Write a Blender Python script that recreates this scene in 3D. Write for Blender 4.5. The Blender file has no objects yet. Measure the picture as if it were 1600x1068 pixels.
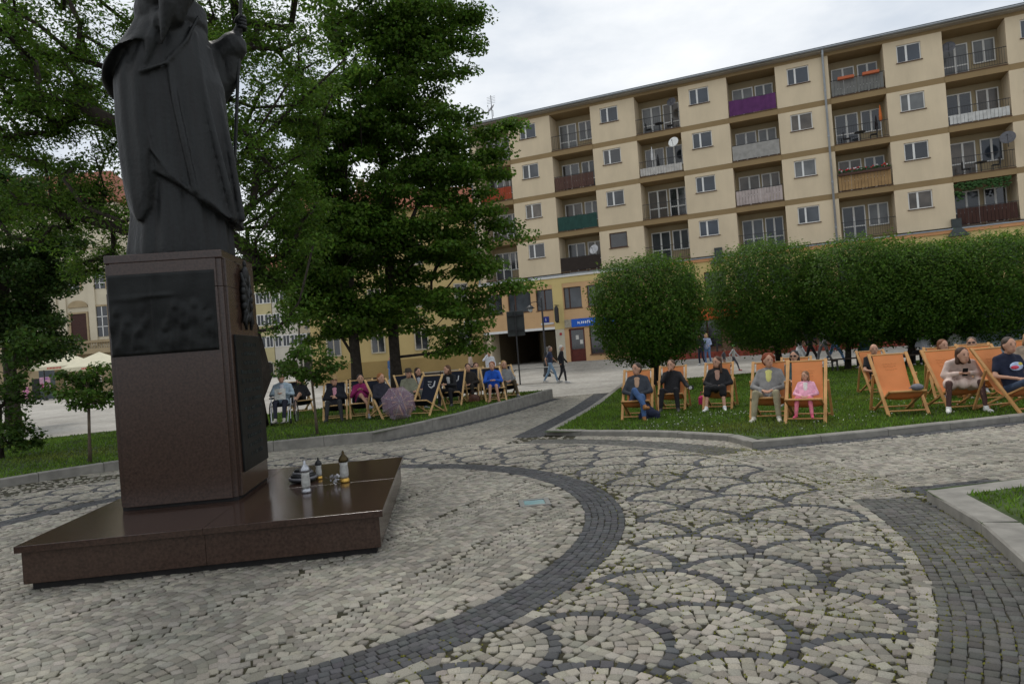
import bpy, bmesh, math, random
import numpy as np
from mathutils import Matrix, Vector
random.seed(7); np.random.seed(7)
R = math.radians
SC = bpy.context.scene
COL = SC.collection

# ------------------------------------------------------------------ camera
F_PX, PITCH, ROLL, CH = 1067.0, R(.3), R(-4.4), 1.66
cam_data = bpy.data.cameras.new('camera')
cam = bpy.data.objects.new('camera', cam_data)
COL.objects.link(cam)
cam_data.sensor_fit = 'HORIZONTAL'
cam_data.sensor_width = 36.0
cam_data.lens = 36.0 * F_PX / 1600.0
cam_data.clip_start, cam_data.clip_end = 0.05, 3000
CAMR = Matrix.Rotation(math.pi / 2 + PITCH, 4, 'X') @ Matrix.Rotation(ROLL, 4, 'Z')
cam.matrix_world = Matrix.Translation((0, 0, CH)) @ CAMR
SC.camera = cam

# ------------------------------------------------------------------ sky, sun, exposure
SUN_EL, SUN_AZ = R(58), R(-22)          # azimuth measured from +Y towards +X
world = bpy.data.worlds.new('World'); SC.world = world
world.use_nodes = True
wn, wl = world.node_tree.nodes, world.node_tree.links
wn.clear()
w_out = wn.new('ShaderNodeOutputWorld'); w_bg = wn.new('ShaderNodeBackground')
w_sky = wn.new('ShaderNodeTexSky'); w_sky.sky_type = 'NISHITA'; w_sky.sun_disc = False
w_sky.sun_elevation = SUN_EL; w_sky.sun_rotation = SUN_AZ
w_sky.air_density = 1.0; w_sky.dust_density = 2.0
w_tc = wn.new('ShaderNodeTexCoord')
w_map = wn.new('ShaderNodeMapping'); w_map.inputs['Scale'].default_value = (1.0, 1.0, 2.6)
w_n = wn.new('ShaderNodeTexNoise'); w_n.inputs['Scale'].default_value = 2.1
w_n.inputs['Detail'].default_value = 7; w_n.inputs['Roughness'].default_value = .55
w_r = wn.new('ShaderNodeValToRGB')
w_r.color_ramp.elements[0].position = .34; w_r.color_ramp.elements[0].color = (6.4, 7.1, 8.0, 1)
w_r.color_ramp.elements[1].position = .62; w_r.color_ramp.elements[1].color = (10.2, 10.4, 10.6, 1)
w_f = wn.new('ShaderNodeMapRange'); w_f.inputs['From Min'].default_value = .3; w_f.inputs['From Max'].default_value = .5
w_f.inputs['To Min'].default_value = .80; w_f.inputs['To Max'].default_value = 1.0
w_mix = wn.new('ShaderNodeMixRGB')
wl.new(w_tc.outputs['Generated'], w_map.inputs['Vector']); wl.new(w_map.outputs[0], w_n.inputs['Vector'])
wl.new(w_n.outputs['Fac'], w_r.inputs[0]); wl.new(w_n.outputs['Fac'], w_f.inputs['Value'])
wl.new(w_f.outputs[0], w_mix.inputs['Fac']); wl.new(w_sky.outputs[0], w_mix.inputs[1]); wl.new(w_r.outputs[0], w_mix.inputs[2])
wl.new(w_mix.outputs[0], w_bg.inputs['Color']); w_bg.inputs['Strength'].default_value = .10
wl.new(w_bg.outputs[0], w_out.inputs['Surface'])

sun_d = bpy.data.lights.new('sun', 'SUN'); sun_d.energy = 1.5; sun_d.angle = R(11); sun_d.color = (1, .95, .88)
sun = bpy.data.objects.new('sun', sun_d); COL.objects.link(sun)
sd = Vector((math.sin(SUN_AZ) * math.cos(SUN_EL), math.cos(SUN_AZ) * math.cos(SUN_EL), math.sin(SUN_EL)))
sun.rotation_euler = sd.to_track_quat('Z', 'Y').to_euler()
sun.location = (30, 30, 60)

SC.view_settings.view_transform = 'Standard'; SC.view_settings.look = 'None'
SC.view_settings.exposure = 0.02; SC.view_settings.gamma = 1.0
SC.view_settings.use_curve_mapping = False
SC.render.resolution_x, SC.render.resolution_y = 1024, 683

# ------------------------------------------------------------------ pixel -> place helpers
_Rn = np.array(CAMR.to_3x3())
FO = np.array([0.924, 51.766]); FYAW = R(-22.753)
FD = np.array([math.cos(FYAW), math.sin(FYAW)]); FN = np.array([-FD[1], FD[0]])
def sstep(a, b, t):
    t = min(1, max(0, (t - a) / (b - a))); return t * t * (3 - 2 * t)
def gz(x, y):
    z = -.25 * sstep(8, 20, y)
    s = float(FO @ FN) - (x * FN[0] + y * FN[1])
    if x > -9 and s < 9:
        k = 1 - sstep(1, 9, s); z = z * (1 - k) + .14 * k
    return z
def ray(px, py):
    return _Rn @ np.array([(px - 800) / F_PX, -(py - 534) / F_PX, -1.0])
def at_z(px, py, z):
    d = ray(px, py); t = (z - CH) / d[2]; return np.array([d[0] * t, d[1] * t, z])
def at(px, py, dz=0.0):
    z = dz
    for _ in range(12):
        p = at_z(px, py, z); z = gz(p[0], p[1]) + dz
    return p
def at_y(px, py, y):
    d = ray(px, py); t = y / d[1]; return np.array([d[0] * t, y, CH + d[2] * t])
def pix(p):
    q = _Rn.T @ (np.array(p, float) - [0, 0, CH])
    return 800 + F_PX * q[0] / -q[2], 534 - F_PX * q[1] / -q[2]

# ------------------------------------------------------------------ materials
_mc = {}
def mat(col, rough=.8, var=.12, scale=8.0, bump=0.0, bscale=None, metal=0.0, spec=.3, trans=0.0, name=None, alpha=1.0, coat=0.0):
    key = (tuple(col), rough, var, scale, bump, bscale, metal, spec, trans, alpha, coat)
    if key in _mc: return _mc[key]
    m = bpy.data.materials.new(name or 'surface'); m.use_nodes = True
    nt = m.node_tree; b = nt.nodes['Principled BSDF']
    b.inputs['Roughness'].default_value = rough; b.inputs['Metallic'].default_value = metal
    b.inputs['Specular IOR Level'].default_value = spec; b.inputs['Coat Weight'].default_value = coat
    if alpha < 1: b.inputs['Alpha'].default_value = alpha
    tc = nt.nodes.new('ShaderNodeTexCoord')
    n = nt.nodes.new('ShaderNodeTexNoise'); n.inputs['Scale'].default_value = scale; n.inputs['Detail'].default_value = 6
    nt.links.new(tc.outputs['Object'], n.inputs['Vector'])
    rp = nt.nodes.new('ShaderNodeValToRGB')
    c = np.array(col, float)
    rp.color_ramp.elements[0].position = .3; rp.color_ramp.elements[1].position = .7
    rp.color_ramp.elements[0].color = (*np.clip(c * (1 - var), 0, 1), 1); rp.color_ramp.elements[1].color = (*np.clip(c * (1 + var), 0, 1), 1)
    nt.links.new(n.outputs['Fac'], rp.inputs[0]); nt.links.new(rp.outputs[0], b.inputs['Base Color'])
    if bump:
        n2 = nt.nodes.new('ShaderNodeTexNoise'); n2.inputs['Scale'].default_value = bscale or scale * 6; n2.inputs['Detail'].default_value = 4
        nt.links.new(tc.outputs['Object'], n2.inputs['Vector'])
        bp = nt.nodes.new('ShaderNodeBump'); bp.inputs['Strength'].default_value = bump; bp.inputs['Distance'].default_value = .01
        nt.links.new(n2.outputs['Fac'], bp.inputs['Height']); nt.links.new(bp.outputs[0], b.inputs['Normal'])
    if trans:
        o = nt.nodes['Material Output']; t = nt.nodes.new('ShaderNodeBsdfTranslucent'); mx = nt.nodes.new('ShaderNodeMixShader')
        nt.links.new(rp.outputs[0], t.inputs['Color']); mx.inputs[0].default_value = trans
        nt.links.new(b.outputs[0], mx.inputs[1]); nt.links.new(t.outputs[0], mx.inputs[2]); nt.links.new(mx.outputs[0], o.inputs['Surface'])
    _mc[key] = m; return m
def attr_mat(name, rough, var_scale, bump, spec=.3, trans=0.0, moss=False):
    """colour comes from the per-piece colour attribute 'tone', broken up with noise"""
    m = bpy.data.materials.new(name); m.use_nodes = True; nt = m.node_tree; b = nt.nodes['Principled BSDF']
    b.inputs['Roughness'].default_value = rough; b.inputs['Specular IOR Level'].default_value = spec
    a = nt.nodes.new('ShaderNodeAttribute'); a.attribute_name = 'tone'
    ge = nt.nodes.new('ShaderNodeNewGeometry')
    n = nt.nodes.new('ShaderNodeTexNoise'); n.inputs['Scale'].default_value = var_scale; n.inputs['Detail'].default_value = 8; n.inputs['Roughness'].default_value = .7
    nt.links.new(ge.outputs['Position'], n.inputs['Vector'])
    mr = nt.nodes.new('ShaderNodeMapRange'); mr.inputs['From Min'].default_value = .25; mr.inputs['From Max'].default_value = .75
    mr.inputs['To Min'].default_value = .6; mr.inputs['To Max'].default_value = 1.35
    nt.links.new(n.outputs['Fac'], mr.inputs['Value'])
    mx = nt.nodes.new('ShaderNodeVectorMath'); mx.operation = 'SCALE'
    nt.links.new(a.outputs['Color'], mx.inputs[0]); nt.links.new(mr.outputs[0], mx.inputs['Scale'])
    col_out = mx.outputs[0]
    if moss:
        n3 = nt.nodes.new('ShaderNodeTexNoise'); n3.inputs['Scale'].default_value = .7; n3.inputs['Detail'].default_value = 5
        nt.links.new(ge.outputs['Position'], n3.inputs['Vector'])
        m3 = nt.nodes.new('ShaderNodeMapRange'); m3.inputs['From Min'].default_value = .35; m3.inputs['From Max'].default_value = .7
        m3.inputs['To Min'].default_value = 1.08; m3.inputs['To Max'].default_value = .72
        nt.links.new(n3.outputs['Fac'], m3.inputs['Value'])
        m4 = nt.nodes.new('ShaderNodeVectorMath'); m4.operation = 'SCALE'
        nt.links.new(col_out, m4.inputs[0]); nt.links.new(m3.outputs[0], m4.inputs['Scale']); col_out = m4.outputs[0]
    nt.links.new(col_out, b.inputs['Base Color'])
    if bump:
        n2 = nt.nodes.new('ShaderNodeTexNoise'); n2.inputs['Scale'].default_value = var_scale * 1.6; n2.inputs['Detail'].default_value = 6
        nt.links.new(ge.outputs['Position'], n2.inputs['Vector'])
        bp = nt.nodes.new('ShaderNodeBump'); bp.inputs['Strength'].default_value = bump; bp.inputs['Distance'].default_value = .012
        nt.links.new(n2.outputs['Fac'], bp.inputs['Height']); nt.links.new(bp.outputs[0], b.inputs['Normal'])
    if trans:
        o = nt.nodes['Material Output']; t = nt.nodes.new('ShaderNodeBsdfTranslucent'); ms = nt.nodes.new('ShaderNodeMixShader')
        nt.links.new(col_out, t.inputs['Color']); ms.inputs[0].default_value = trans
        nt.links.new(b.outputs[0], ms.inputs[1]); nt.links.new(t.outputs[0], ms.inputs[2]); nt.links.new(ms.outputs[0], o.inputs['Surface'])
    return m
def glass_mat(tint=(.03, .035, .04), rough=.06):
    return mat(tint, rough=rough, var=.3, scale=1.5, spec=.8, name='window_glass')

# ------------------------------------------------------------------ mesh builder
def basis(d):
    d = np.array(d, float); d /= np.linalg.norm(d)
    a = np.array([0, 0, 1.0]) if abs(d[2]) < .9 else np.array([1.0, 0, 0])
    u = np.cross(a, d); u /= np.linalg.norm(u); return u, np.cross(d, u), d
class MB:
    def __init__(s): s.v = []; s.f = []; s.m = []
    def add(s, vs, fs, mi=0):
        o = len(s.v); s.v.extend([tuple(map(float, p)) for p in vs]); s.f.extend([tuple(i + o for i in f) for f in fs]); s.m.extend([mi] * len(fs)); return s
    def box(s, a, b, mi=0, rot=None, org=(0, 0, 0)):
        (x0, y0, z0), (x1, y1, z1) = a, b
        vs = [(x0, y0, z0), (x1, y0, z0), (x1, y1, z0), (x0, y1, z0), (x0, y0, z1), (x1, y0, z1), (x1, y1, z1), (x0, y1, z1)]
        if rot is not None:
            vs = [tuple(rot @ Vector(p) + Vector(org)) for p in vs]
        return s.add(vs, [(0, 3, 2, 1), (4, 5, 6, 7), (0, 1, 5, 4), (1, 2, 6, 5), (2, 3, 7, 6), (3, 0, 4, 7)], mi)
    def bar(s, p, q, w, t=None, mi=0, up=None):
        """rectangular bar from p to q"""
        t = t or w; p, q = np.array(p, float), np.array(q, float)
        u, v, d = basis(q - p)
        if up is not None:
            u = np.cross(np.array(up, float), d); u /= np.linalg.norm(u); v = np.cross(d, u)
        vs = [c + u * a * w / 2 + v * b * t / 2 for c in (p, q) for a, b in ((-1, -1), (1, -1), (1, 1), (-1, 1))]
        return s.add(vs, [(0, 3, 2, 1), (4, 5, 6, 7), (0, 1, 5, 4), (1, 2, 6, 5), (2, 3, 7, 6), (3, 0, 4, 7)], mi)
    def tube(s, pts, rs, n=8, mi=0, cap=True):
        pts = [np.array(p, float) for p in pts]
        if not hasattr(rs, '__len__'): rs = [rs] * len(pts)
        vs = []; u = None
        for i, p in enumerate(pts):
            d = pts[min(i + 1, len(pts) - 1)] - pts[max(i - 1, 0)]
            d = d / (np.linalg.norm(d) + 1e-12)
            if u is None: u, v, _ = basis(d)
            else:
                u = u - d * (u @ d); u /= np.linalg.norm(u) + 1e-12; v = np.cross(d, u)
            for k in range(n):
                a = 2 * math.pi * k / n; vs.append(p + rs[i] * (math.cos(a) * u + math.sin(a) * v))
        fs = []
        for i in range(len(pts) - 1):
            for k in range(n):
                fs.append((i * n + k, i * n + (k + 1) % n, (i + 1) * n + (k + 1) % n, (i + 1) * n + k))
        if cap:
            fs.append(tuple(range(n - 1, -1, -1))); fs.append(tuple((len(pts) - 1) * n + k for k in range(n)))
        return s.add(vs, fs, mi)
    def cap(s, p, q, r0, r1, n=10):
        """capsule with hemispherical ends, tapered"""
        p, q = np.array(p, float), np.array(q, float); L = np.linalg.norm(q - p)
        if L < 1e-6: q = p + np.array([0, 0, 1e-3]); L = 1e-3
        d = (q - p) / L; pts = []; rs = []
        for a in (80, 50, 20): pts.append(p - d * r0 * math.sin(R(a))); rs.append(r0 * math.cos(R(a)))
        for a in (20, 50, 80): pts.append(q + d * r1 * math.sin(R(a))); rs.append(r1 * math.cos(R(a)))
        return s.tube(pts, rs, n)
    def ell(s, c, r, n=12, m=8, rot=None, mi=0):
        vs = []; fs = []
        for i in range(1, m):
            ph = math.pi * i / m
            for k in range(n):
                a = 2 * math.pi * k / n
                p = Vector((r[0] * math.sin(ph) * math.cos(a), r[1] * math.sin(ph) * math.sin(a), r[2] * math.cos(ph)))
                if rot is not None: p = rot @ p
                vs.append(tuple(p + Vector(c)))
        t = Vector((0, 0, r[2])); b = Vector((0, 0, -r[2]))
        if rot is not None: t = rot @ t; b = rot @ b
        vs += [tuple(t + Vector(c)), tuple(b + Vector(c))]
        for i in range(m - 2):
            for k in range(n): fs.append((i * n + k, (i + 1) * n + k, (i + 1) * n + (k + 1) % n, i * n + (k + 1) % n))
        T = (m - 1) * n
        for k in range(n):
            fs.append((T, k, (k + 1) % n)); fs.append((T + 1, (m - 2) * n + (k + 1) % n, (m - 2) * n + k))
        return s.add(vs, fs, mi)
    def lathe(s, prof, n=16, c=(0, 0, 0), mi=0):
        vs = []; fs = []
        for r, z in prof:
            for k in range(n):
                a = 2 * math.pi * k / n; vs.append((c[0] + r * math.cos(a), c[1] + r * math.sin(a), c[2] + z))
        for i in range(len(prof) - 1):
            for k in range(n): fs.append((i * n + k, i * n + (k + 1) % n, (i + 1) * n + (k + 1) % n, (i + 1) * n + k))
        fs.append(tuple(range(n - 1, -1, -1))); fs.append(tuple((len(prof) - 1) * n + k for k in range(n)))
        return s.add(vs, fs, mi)
    def loft(s, rings, mi=0, caps=True):
        n = len(rings[0]); vs = [p for r in rings for p in r]; fs = []
        for i in range(len(rings) - 1):
            for k in range(n): fs.append((i * n + k, i * n + (k + 1) % n, (i + 1) * n + (k + 1) % n, (i + 1) * n + k))
        if caps: fs.append(tuple(range(n - 1, -1, -1))); fs.append(tuple((len(rings) - 1) * n + k for k in range(n)))
        return s.add(vs, fs, mi)
    def build(s, name, m, parent=None, smooth=False, bevel=0.0):
        me = bpy.data.meshes.new(name); me.from_pydata(s.v, [], s.f)
        for x in (m if isinstance(m, (list, tuple)) else [m]): me.materials.append(x)
        if isinstance(m, (list, tuple)) and len(m) > 1: me.polygons.foreach_set('material_index', s.m)
        if smooth: me.polygons.foreach_set('use_smooth', [True] * len(me.polygons))
        o = bpy.data.objects.new(name, me); COL.objects.link(o)
        if parent is not None: o.parent = parent
        if bevel:
            b = o.modifiers.new('bevel', 'BEVEL'); b.width = bevel; b.segments = 2; b.limit_method = 'ANGLE'; b.angle_limit = R(40)
        return o
def tag(o, label=None, cat=None, group=None, kind=None):
    if label: o['label'] = label
    if cat: o['category'] = cat
    if group: o['group'] = group
    if kind: o['kind'] = kind
    return o
def empty(name, loc, rz=0, label=None, cat=None, group=None):
    o = bpy.data.objects.new(name, None); COL.objects.link(o); o.empty_display_size = .2
    o.location = tuple(map(float, loc)); o.rotation_euler = (0, 0, rz)
    return tag(o, label, cat, group)
def np_mesh(name, V, Fc, m, parent=None, tone=None, smooth=False, normals=None):
    """V (n,3), Fc (k,4 or 3) arrays; tone per-face colour (k,3)"""
    me = bpy.data.meshes.new(name); k, q = Fc.shape
    me.vertices.add(len(V)); me.vertices.foreach_set('co', V.astype('f').ravel())
    me.loops.add(k * q); me.loops.foreach_set('vertex_index', Fc.astype('i').ravel())
    me.polygons.add(k); me.polygons.foreach_set('loop_start', np.arange(0, k * q, q, dtype='i')); me.polygons.foreach_set('loop_total', np.full(k, q, dtype='i'))
    me.update(calc_edges=True)
    if tone is not None:
        a = me.attributes.new('tone', 'FLOAT_COLOR', 'FACE')
        a.data.foreach_set('color', np.c_[tone, np.ones(k)].astype('f').ravel())
    if smooth: me.polygons.foreach_set('use_smooth', [True] * k)
    me.materials.append(m)
    o = bpy.data.objects.new(name, me); COL.objects.link(o)
    if parent is not None: o.parent = parent
    return o
# voxel-fused organic shapes are queued and evaluated together in a scratch scene
_queue = []
def fuse(mb, name, m, parent, voxel=.018, smooth=4, extra=None):
    o = bpy.data.objects.new(name, bpy.data.meshes.new(name)); COL.objects.link(o)
    if parent is not None: o.parent = parent
    _queue.append((mb, o, m, voxel, smooth, extra)); return o
def flush_fuse():
    tmp = bpy.data.scenes.new('scratch'); obs = []
    for mb, o, m, vx, sm, ex in _queue:
        me = bpy.data.meshes.new('t'); me.from_pydata(mb.v, [], mb.f)
        t = bpy.data.objects.new('t', me); tmp.collection.objects.link(t)
        r = t.modifiers.new('r', 'REMESH'); r.mode = 'VOXEL'; r.voxel_size = vx; r.adaptivity = 0
        if sm:
            q = t.modifiers.new('s', 'SMOOTH'); q.iterations = sm; q.factor = .5
        obs.append(t)
    tmp.view_layers[0].update(); dg = tmp.view_layers[0].depsgraph
    for t, (mb, o, m, vx, sm, ex) in zip(obs, _queue):
        ev = t.evaluated_get(dg); me = bpy.data.meshes.new_from_object(ev)
        if ex is not None:
            bm = bmesh.new(); bm.from_mesh(me); e2 = bpy.data.meshes.new('e'); e2.from_pydata(ex.v, [], ex.f); bm.from_mesh(e2); bm.to_mesh(me); bm.free(); bpy.data.meshes.remove(e2)
        me.name = o.name; me.materials.clear(); me.materials.append(m)
        me.polygons.foreach_set('use_smooth', [True] * len(me.polygons))
        old = o.data; o.data = me; bpy.data.meshes.remove(old)
    for t in obs:
        me = t.data; bpy.data.objects.remove(t); bpy.data.meshes.remove(me)
    bpy.data.scenes.remove(tmp); _queue.clear()
def text_mesh(body, size, m, parent, loc, rot, name='lettering', depth=.004, width=None):
    cu = bpy.data.curves.new('t', 'FONT'); cu.body = body; cu.size = size; cu.extrude = depth; cu.align_x = 'CENTER'; cu.align_y = 'CENTER'
    t = bpy.data.objects.new('t', cu); tmp = bpy.data.scenes.new('scratch'); tmp.collection.objects.link(t)
    tmp.view_layers[0].update(); dg = tmp.view_layers[0].depsgraph; me = bpy.data.meshes.new_from_object(t.evaluated_get(dg))
    bpy.data.objects.remove(t); bpy.data.curves.remove(cu); bpy.data.scenes.remove(tmp)
    me.materials.clear(); me.materials.append(m); me.name = name
    o = bpy.data.objects.new(name, me); COL.objects.link(o); o.parent = parent; o.location = loc; o.rotation_euler = rot
    if width:
        xs = [v.co.x for v in me.vertices]; w = max(xs) - min(xs); o.scale = (width / w, 1, 1)
    return o

# ================================================================== GROUND
RC = np.array([-2.9, 6.8])            # centre of the round paved circle
R_RING0, R_RING1, R_SC1, R_BAND1 = 3.48, 3.84, 5.95, 6.52
bed_m = mat((.034, .031, .016), .95, .55, 1.6, .6, 60, name='joint_sand')
def far_paving_mat():
    m = bpy.data.materials.new('granite_setts_far'); m.use_nodes = True; nt = m.node_tree; b = nt.nodes['Principled BSDF']
    b.inputs['Roughness'].default_value = .85
    ge = nt.nodes.new('ShaderNodeNewGeometry')
    v = nt.nodes.new('ShaderNodeTexVoronoi'); v.inputs['Scale'].default_value = 9; nt.links.new(ge.outputs['Position'], v.inputs['Vector'])
    n = nt.nodes.new('ShaderNodeTexNoise'); n.inputs['Scale'].default_value = .35; n.inputs['Detail'].default_value = 5; nt.links.new(ge.outputs['Position'], n.inputs['Vector'])
    r = nt.nodes.new('ShaderNodeValToRGB'); r.color_ramp.elements[0].color = (.25, .235, .205, 1); r.color_ramp.elements[1].color = (.40, .38, .34, 1)
    r.color_ramp.elements[0].position = .3; r.color_ramp.elements[1].position = .7; nt.links.new(n.outputs['Fac'], r.inputs[0])
    hs = nt.nodes.new('ShaderNodeSeparateColor'); nt.links.new(v.outputs['Color'], hs.inputs[0])
    mr = nt.nodes.new('ShaderNodeMapRange'); mr.inputs['To Min'].default_value = .75; mr.inputs['To Max'].default_value = 1.12; nt.links.new(hs.outputs[0], mr.inputs['Value'])
    sc = nt.nodes.new('ShaderNodeVectorMath'); sc.operation = 'SCALE'; nt.links.new(r.outputs[0], sc.inputs[0]); nt.links.new(mr.outputs[0], sc.inputs['Scale'])
    nt.links.new(sc.outputs[0], b.inputs['Base Color']); return m
far_m = far_paving_mat()
STONE_Y1 = 24.0
def axis(lo, hi, fine_lo, fine_hi, step, ratio=1.5):
    a = list(np.arange(fine_lo, fine_hi + 1e-6, step)); d = step
    while a[-1] < hi: d *= ratio; a.append(min(hi, a[-1] + d))
    d = step
    while a[0] > lo: d *= ratio; a.insert(0, max(lo, a[0] - d))
    return np.array(a)
ax, ay = axis(-700, 700, -26, 46, 1.0), axis(-60, 1200, -3, 66, 1.0)
V = np.array([[x, y, gz(x, y) - (.011 if (y < STONE_Y1 and abs(x) < 16) else 0)] for y in ay for x in ax])
nx = len(ax); Fc = []; mi = []
for j in range(len(ay) - 1):
    for i in range(nx - 1):
        Fc.append((j * nx + i, j * nx + i + 1, (j + 1) * nx + i + 1, (j + 1) * nx + i)); mi.append(0 if (ay[j] < STONE_Y1 - .5 and abs(ax[i]) < 15.5) else 1)
ground = np_mesh('paved_ground', V, np.array(Fc), bed_m); ground.data.materials.append(far_m)
ground.data.polygons.foreach_set('material_index', mi); ground['kind'] = 'structure'

# ---- lawns: outlines from the kerb lines seen in the photograph
def arc_pts(a0, a1, r=R_BAND1, n=14):
    return [(RC[0] + r * math.cos(R(a)), RC[1] + r * math.sin(R(a))) for a in np.linspace(a0, a1, n)]
def ang(p): return math.degrees(math.atan2(p[1] - RC[1], p[0] - RC[0]))
xy = lambda px, py, dz=0: tuple(at(px, py, dz)[:2])
rl_a, rl_b = xy(850, 681), xy(1176, 700)              # the two front corners of the right lawn
rl_far = xy(990, 588)
right_lawn_poly = [rl_a] + arc_pts(ang(rl_a) - 1.5, ang(rl_b) + 1.5, np.hypot(*(np.array(rl_a) - RC)), 10)[0:] + [rl_b, xy(1400, 679), xy(1600, 657), (17.0, 11.6), (21, 12.4), (21, 27.2), (9, 27.4), (6.0, 27.2), rl_far]
ll_c = xy(590, 690)
left_lawn_poly = [(1.25, 23.3), (-1.68, 16.5)] + arc_pts(ang(ll_c), 186, np.hypot(*(np.array(ll_c) - RC)), 20) + [(-15, 6.2), (-17, 17.5), (-11.2, 20.6), (-5, 23.6)]
nl = [xy(1445, 779), xy(1530, 832), xy(1600, 892)]
near_lawn_poly = [nl[0]] + arc_pts(ang(nl[0]) - 2, -62, 6.50, 18) + [(2.5, -2), (12, -2), (12, 7.25), xy(1600, 761)]
def inside(poly, x, y):
    c = False; n = len(poly)
    for i in range(n):
        (x0, y0), (x1, y1) = poly[i], poly[i - 1]
        if (y0 > y) != (y1 > y) and x < (x1 - x0) * (y - y0) / (y1 - y0) + x0: c = not c
    return c
def seg_dist(poly, x, y, idx=None):
    best = 9e9
    for i in range(len(poly)):
        a = np.array(poly[i]); b = np.array(poly[(i + 1) % len(poly)]); p = np.array([x, y]); d = b - a
        t = min(1, max(0, (p - a) @ d / (d @ d + 1e-9))); best = min(best, np.hypot(*(a + d * t - p)))
    return best
LEFT_Z = .055
lawn_defs = [('right', right_lawn_poly, lambda x, y: gz(x, y) + .075), ('left', left_lawn_poly, lambda x, y: LEFT_Z), ('near', near_lawn_poly, lambda x, y: gz(x, y) + .085)]
soil_m = mat((.035, .055, .014), .95, .5, 3.0, .8, 40, name='lawn_soil')
lawn_z = {}
for nm, poly, zf in lawn_defs:
    bm = bmesh.new(); vs = [bm.verts.new((x, y, 0)) for x, y in poly]; bm.faces.new(vs)
    bmesh.ops.triangulate(bm, faces=bm.faces)
    for _ in range(4): bmesh.ops.subdivide_edges(bm, edges=[e for e in bm.edges if e.calc_length() > 1.0], cuts=1)
    bmesh.ops.triangulate(bm, faces=bm.faces)
    for v in bm.verts: v.co.z = zf(v.co.x, v.co.y)
    bmesh.ops.recalc_face_normals(bm, faces=bm.faces)
    if sum(f.normal.z for f in bm.faces) < 0: bmesh.ops.reverse_faces(bm, faces=bm.faces)
    me = bpy.data.meshes.new('lawn'); bm.to_mesh(me); bm.free(); me.materials.append(soil_m)
    o = bpy.data.objects.new('lawn', me); COL.objects.link(o); o['kind'] = 'structure'; lawn_z[nm] = zf
    o['label'] = {'right': 'mown lawn with orange deckchairs in front of the clipped trees', 'left': 'shaded lawn with navy deckchairs behind the monument', 'near': 'corner of lawn behind the broad kerb by the dark paving band'}[nm]

# ---- kerb stones, each a piece of its own
kerb_m = mat((.215, .205, .182), .85, .22, 6.0, .35, 90, name='granite_kerb')
def kerb(name, label, pts, topf, width, side, length=1.0, botf=None):
    P = [np.array(p, float) for p in pts]; S = [0]
    for a, b in zip(P, P[1:]): S.append(S[-1] + np.hypot(*(b - a)))
    def pos(s):
        for i in range(len(P) - 1):
            if s <= S[i + 1] or i == len(P) - 2:
                t = (s - S[i]) / (S[i + 1] - S[i] + 1e-9); return P[i] + (P[i + 1] - P[i]) * t
    root = None; n = max(1, round(S[-1] / length))
    for k in range(n):
        a, b = pos(S[-1] * k / n), pos(S[-1] * (k + 1) / n); d = (b - a) / np.hypot(*(b - a)); g = .004
        a = a + d * g; b = b - d * g; nn = np.array([-d[1], d[0]]) * side * width
        j = random.uniform(-.004, .004); c = .014
        za, zb = topf(*a) + j, topf(*b) + j; ba, bb = (botf or (lambda x, y: gz(x, y) - .12))(*a), (botf or (lambda x, y: gz(x, y) - .12))(*b)
        mb = MB(); ch = nn / width * c
        ra = [(*a, ba), (*a, za - c), (*(a + ch), za), (*(a + nn - ch), za), (*(a + nn), za - c), (*(a + nn), ba)]
        rb = [(*b, bb), (*b, zb - c), (*(b + ch), zb), (*(b + nn - ch), zb), (*(b + nn), zb - c), (*(b + nn), bb)]
        if side > 0: ra, rb = ra[::-1], rb[::-1]
        mb.loft([ra, rb])
        if root is None:
            root = empty(name, (*P[0], gz(*P[0]))); root['kind'] = 'structure'; root['label'] = label
        o = mb.build('kerb_stone', kerb_m, root); o.location = (-P[0][0], -P[0][1], -gz(*P[0]))
kt = lambda x, y: gz(x, y) + .09
i0 = 1 + 10
kerb('kerb', 'pale granite kerb round the curved front of the deckchair lawn', [rl_far] + right_lawn_poly[0:i0 + 1], kt, .17, 1)
kerb('kerb', 'pale granite kerb along the straight path side of the deckchair lawn', right_lawn_poly[i0:i0 + 5], kt, .17, 1)
kerb('kerb', 'granite kerb retaining the shaded lawn behind the monument', left_lawn_poly[:-3], lambda x, y: LEFT_Z + .025, .17, -1, botf=lambda x, y: gz(x, y) - .15)
kerb('kerb', 'broad granite kerb round the near corner lawn', [near_lawn_poly[-1]] + near_lawn_poly[:-4], kt, .26, 1)

# ---- cobbles
PL_C = np.array([-2.78, 7.02]); PL_A = R(5.8); PL_H = 1.45      # monument plinth, square
ca, sa = math.cos(PL_A), math.sin(PL_A)
def in_plinth(x, y, m=0):
    dx, dy = x - PL_C[0], y - PL_C[1]; return abs(dx * ca + dy * sa) < PL_H + m and abs(-dx * sa + dy * ca) < PL_H + m
cell = .08; grid = {}; stones = []
GL_C = at(835, 784)[:2]
def ok_region(x, y):
    if y < 1.6 or y > STONE_Y1 or in_plinth(x, y, -.12): return False
    if abs(x - GL_C[0]) < .17 and abs(y - GL_C[1]) < .17: return False
    px, py = pix((x, y, 0))
    return -420 < px < 2020 and py < 1500
def put(x, y, a, l, w, kind, md=.055):
    i, j = int(math.floor(x / cell)), int(math.floor(y / cell))
    for u in (-1, 0, 1):
        for v in (-1, 0, 1):
            for (qx, qy) in grid.get((i + u, j + v), ()):
                if (qx - x) ** 2 + (qy - y) ** 2 < md * md: return False
    grid.setdefault((i, j), []).append((x, y)); stones.append((x, y, a, l, w, kind)); return True
def in_lawn(x, y):
    return inside(right_lawn_poly, x, y) or inside(left_lawn_poly, x, y) or inside(near_lawn_poly, x, y)
_ls = {}
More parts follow.
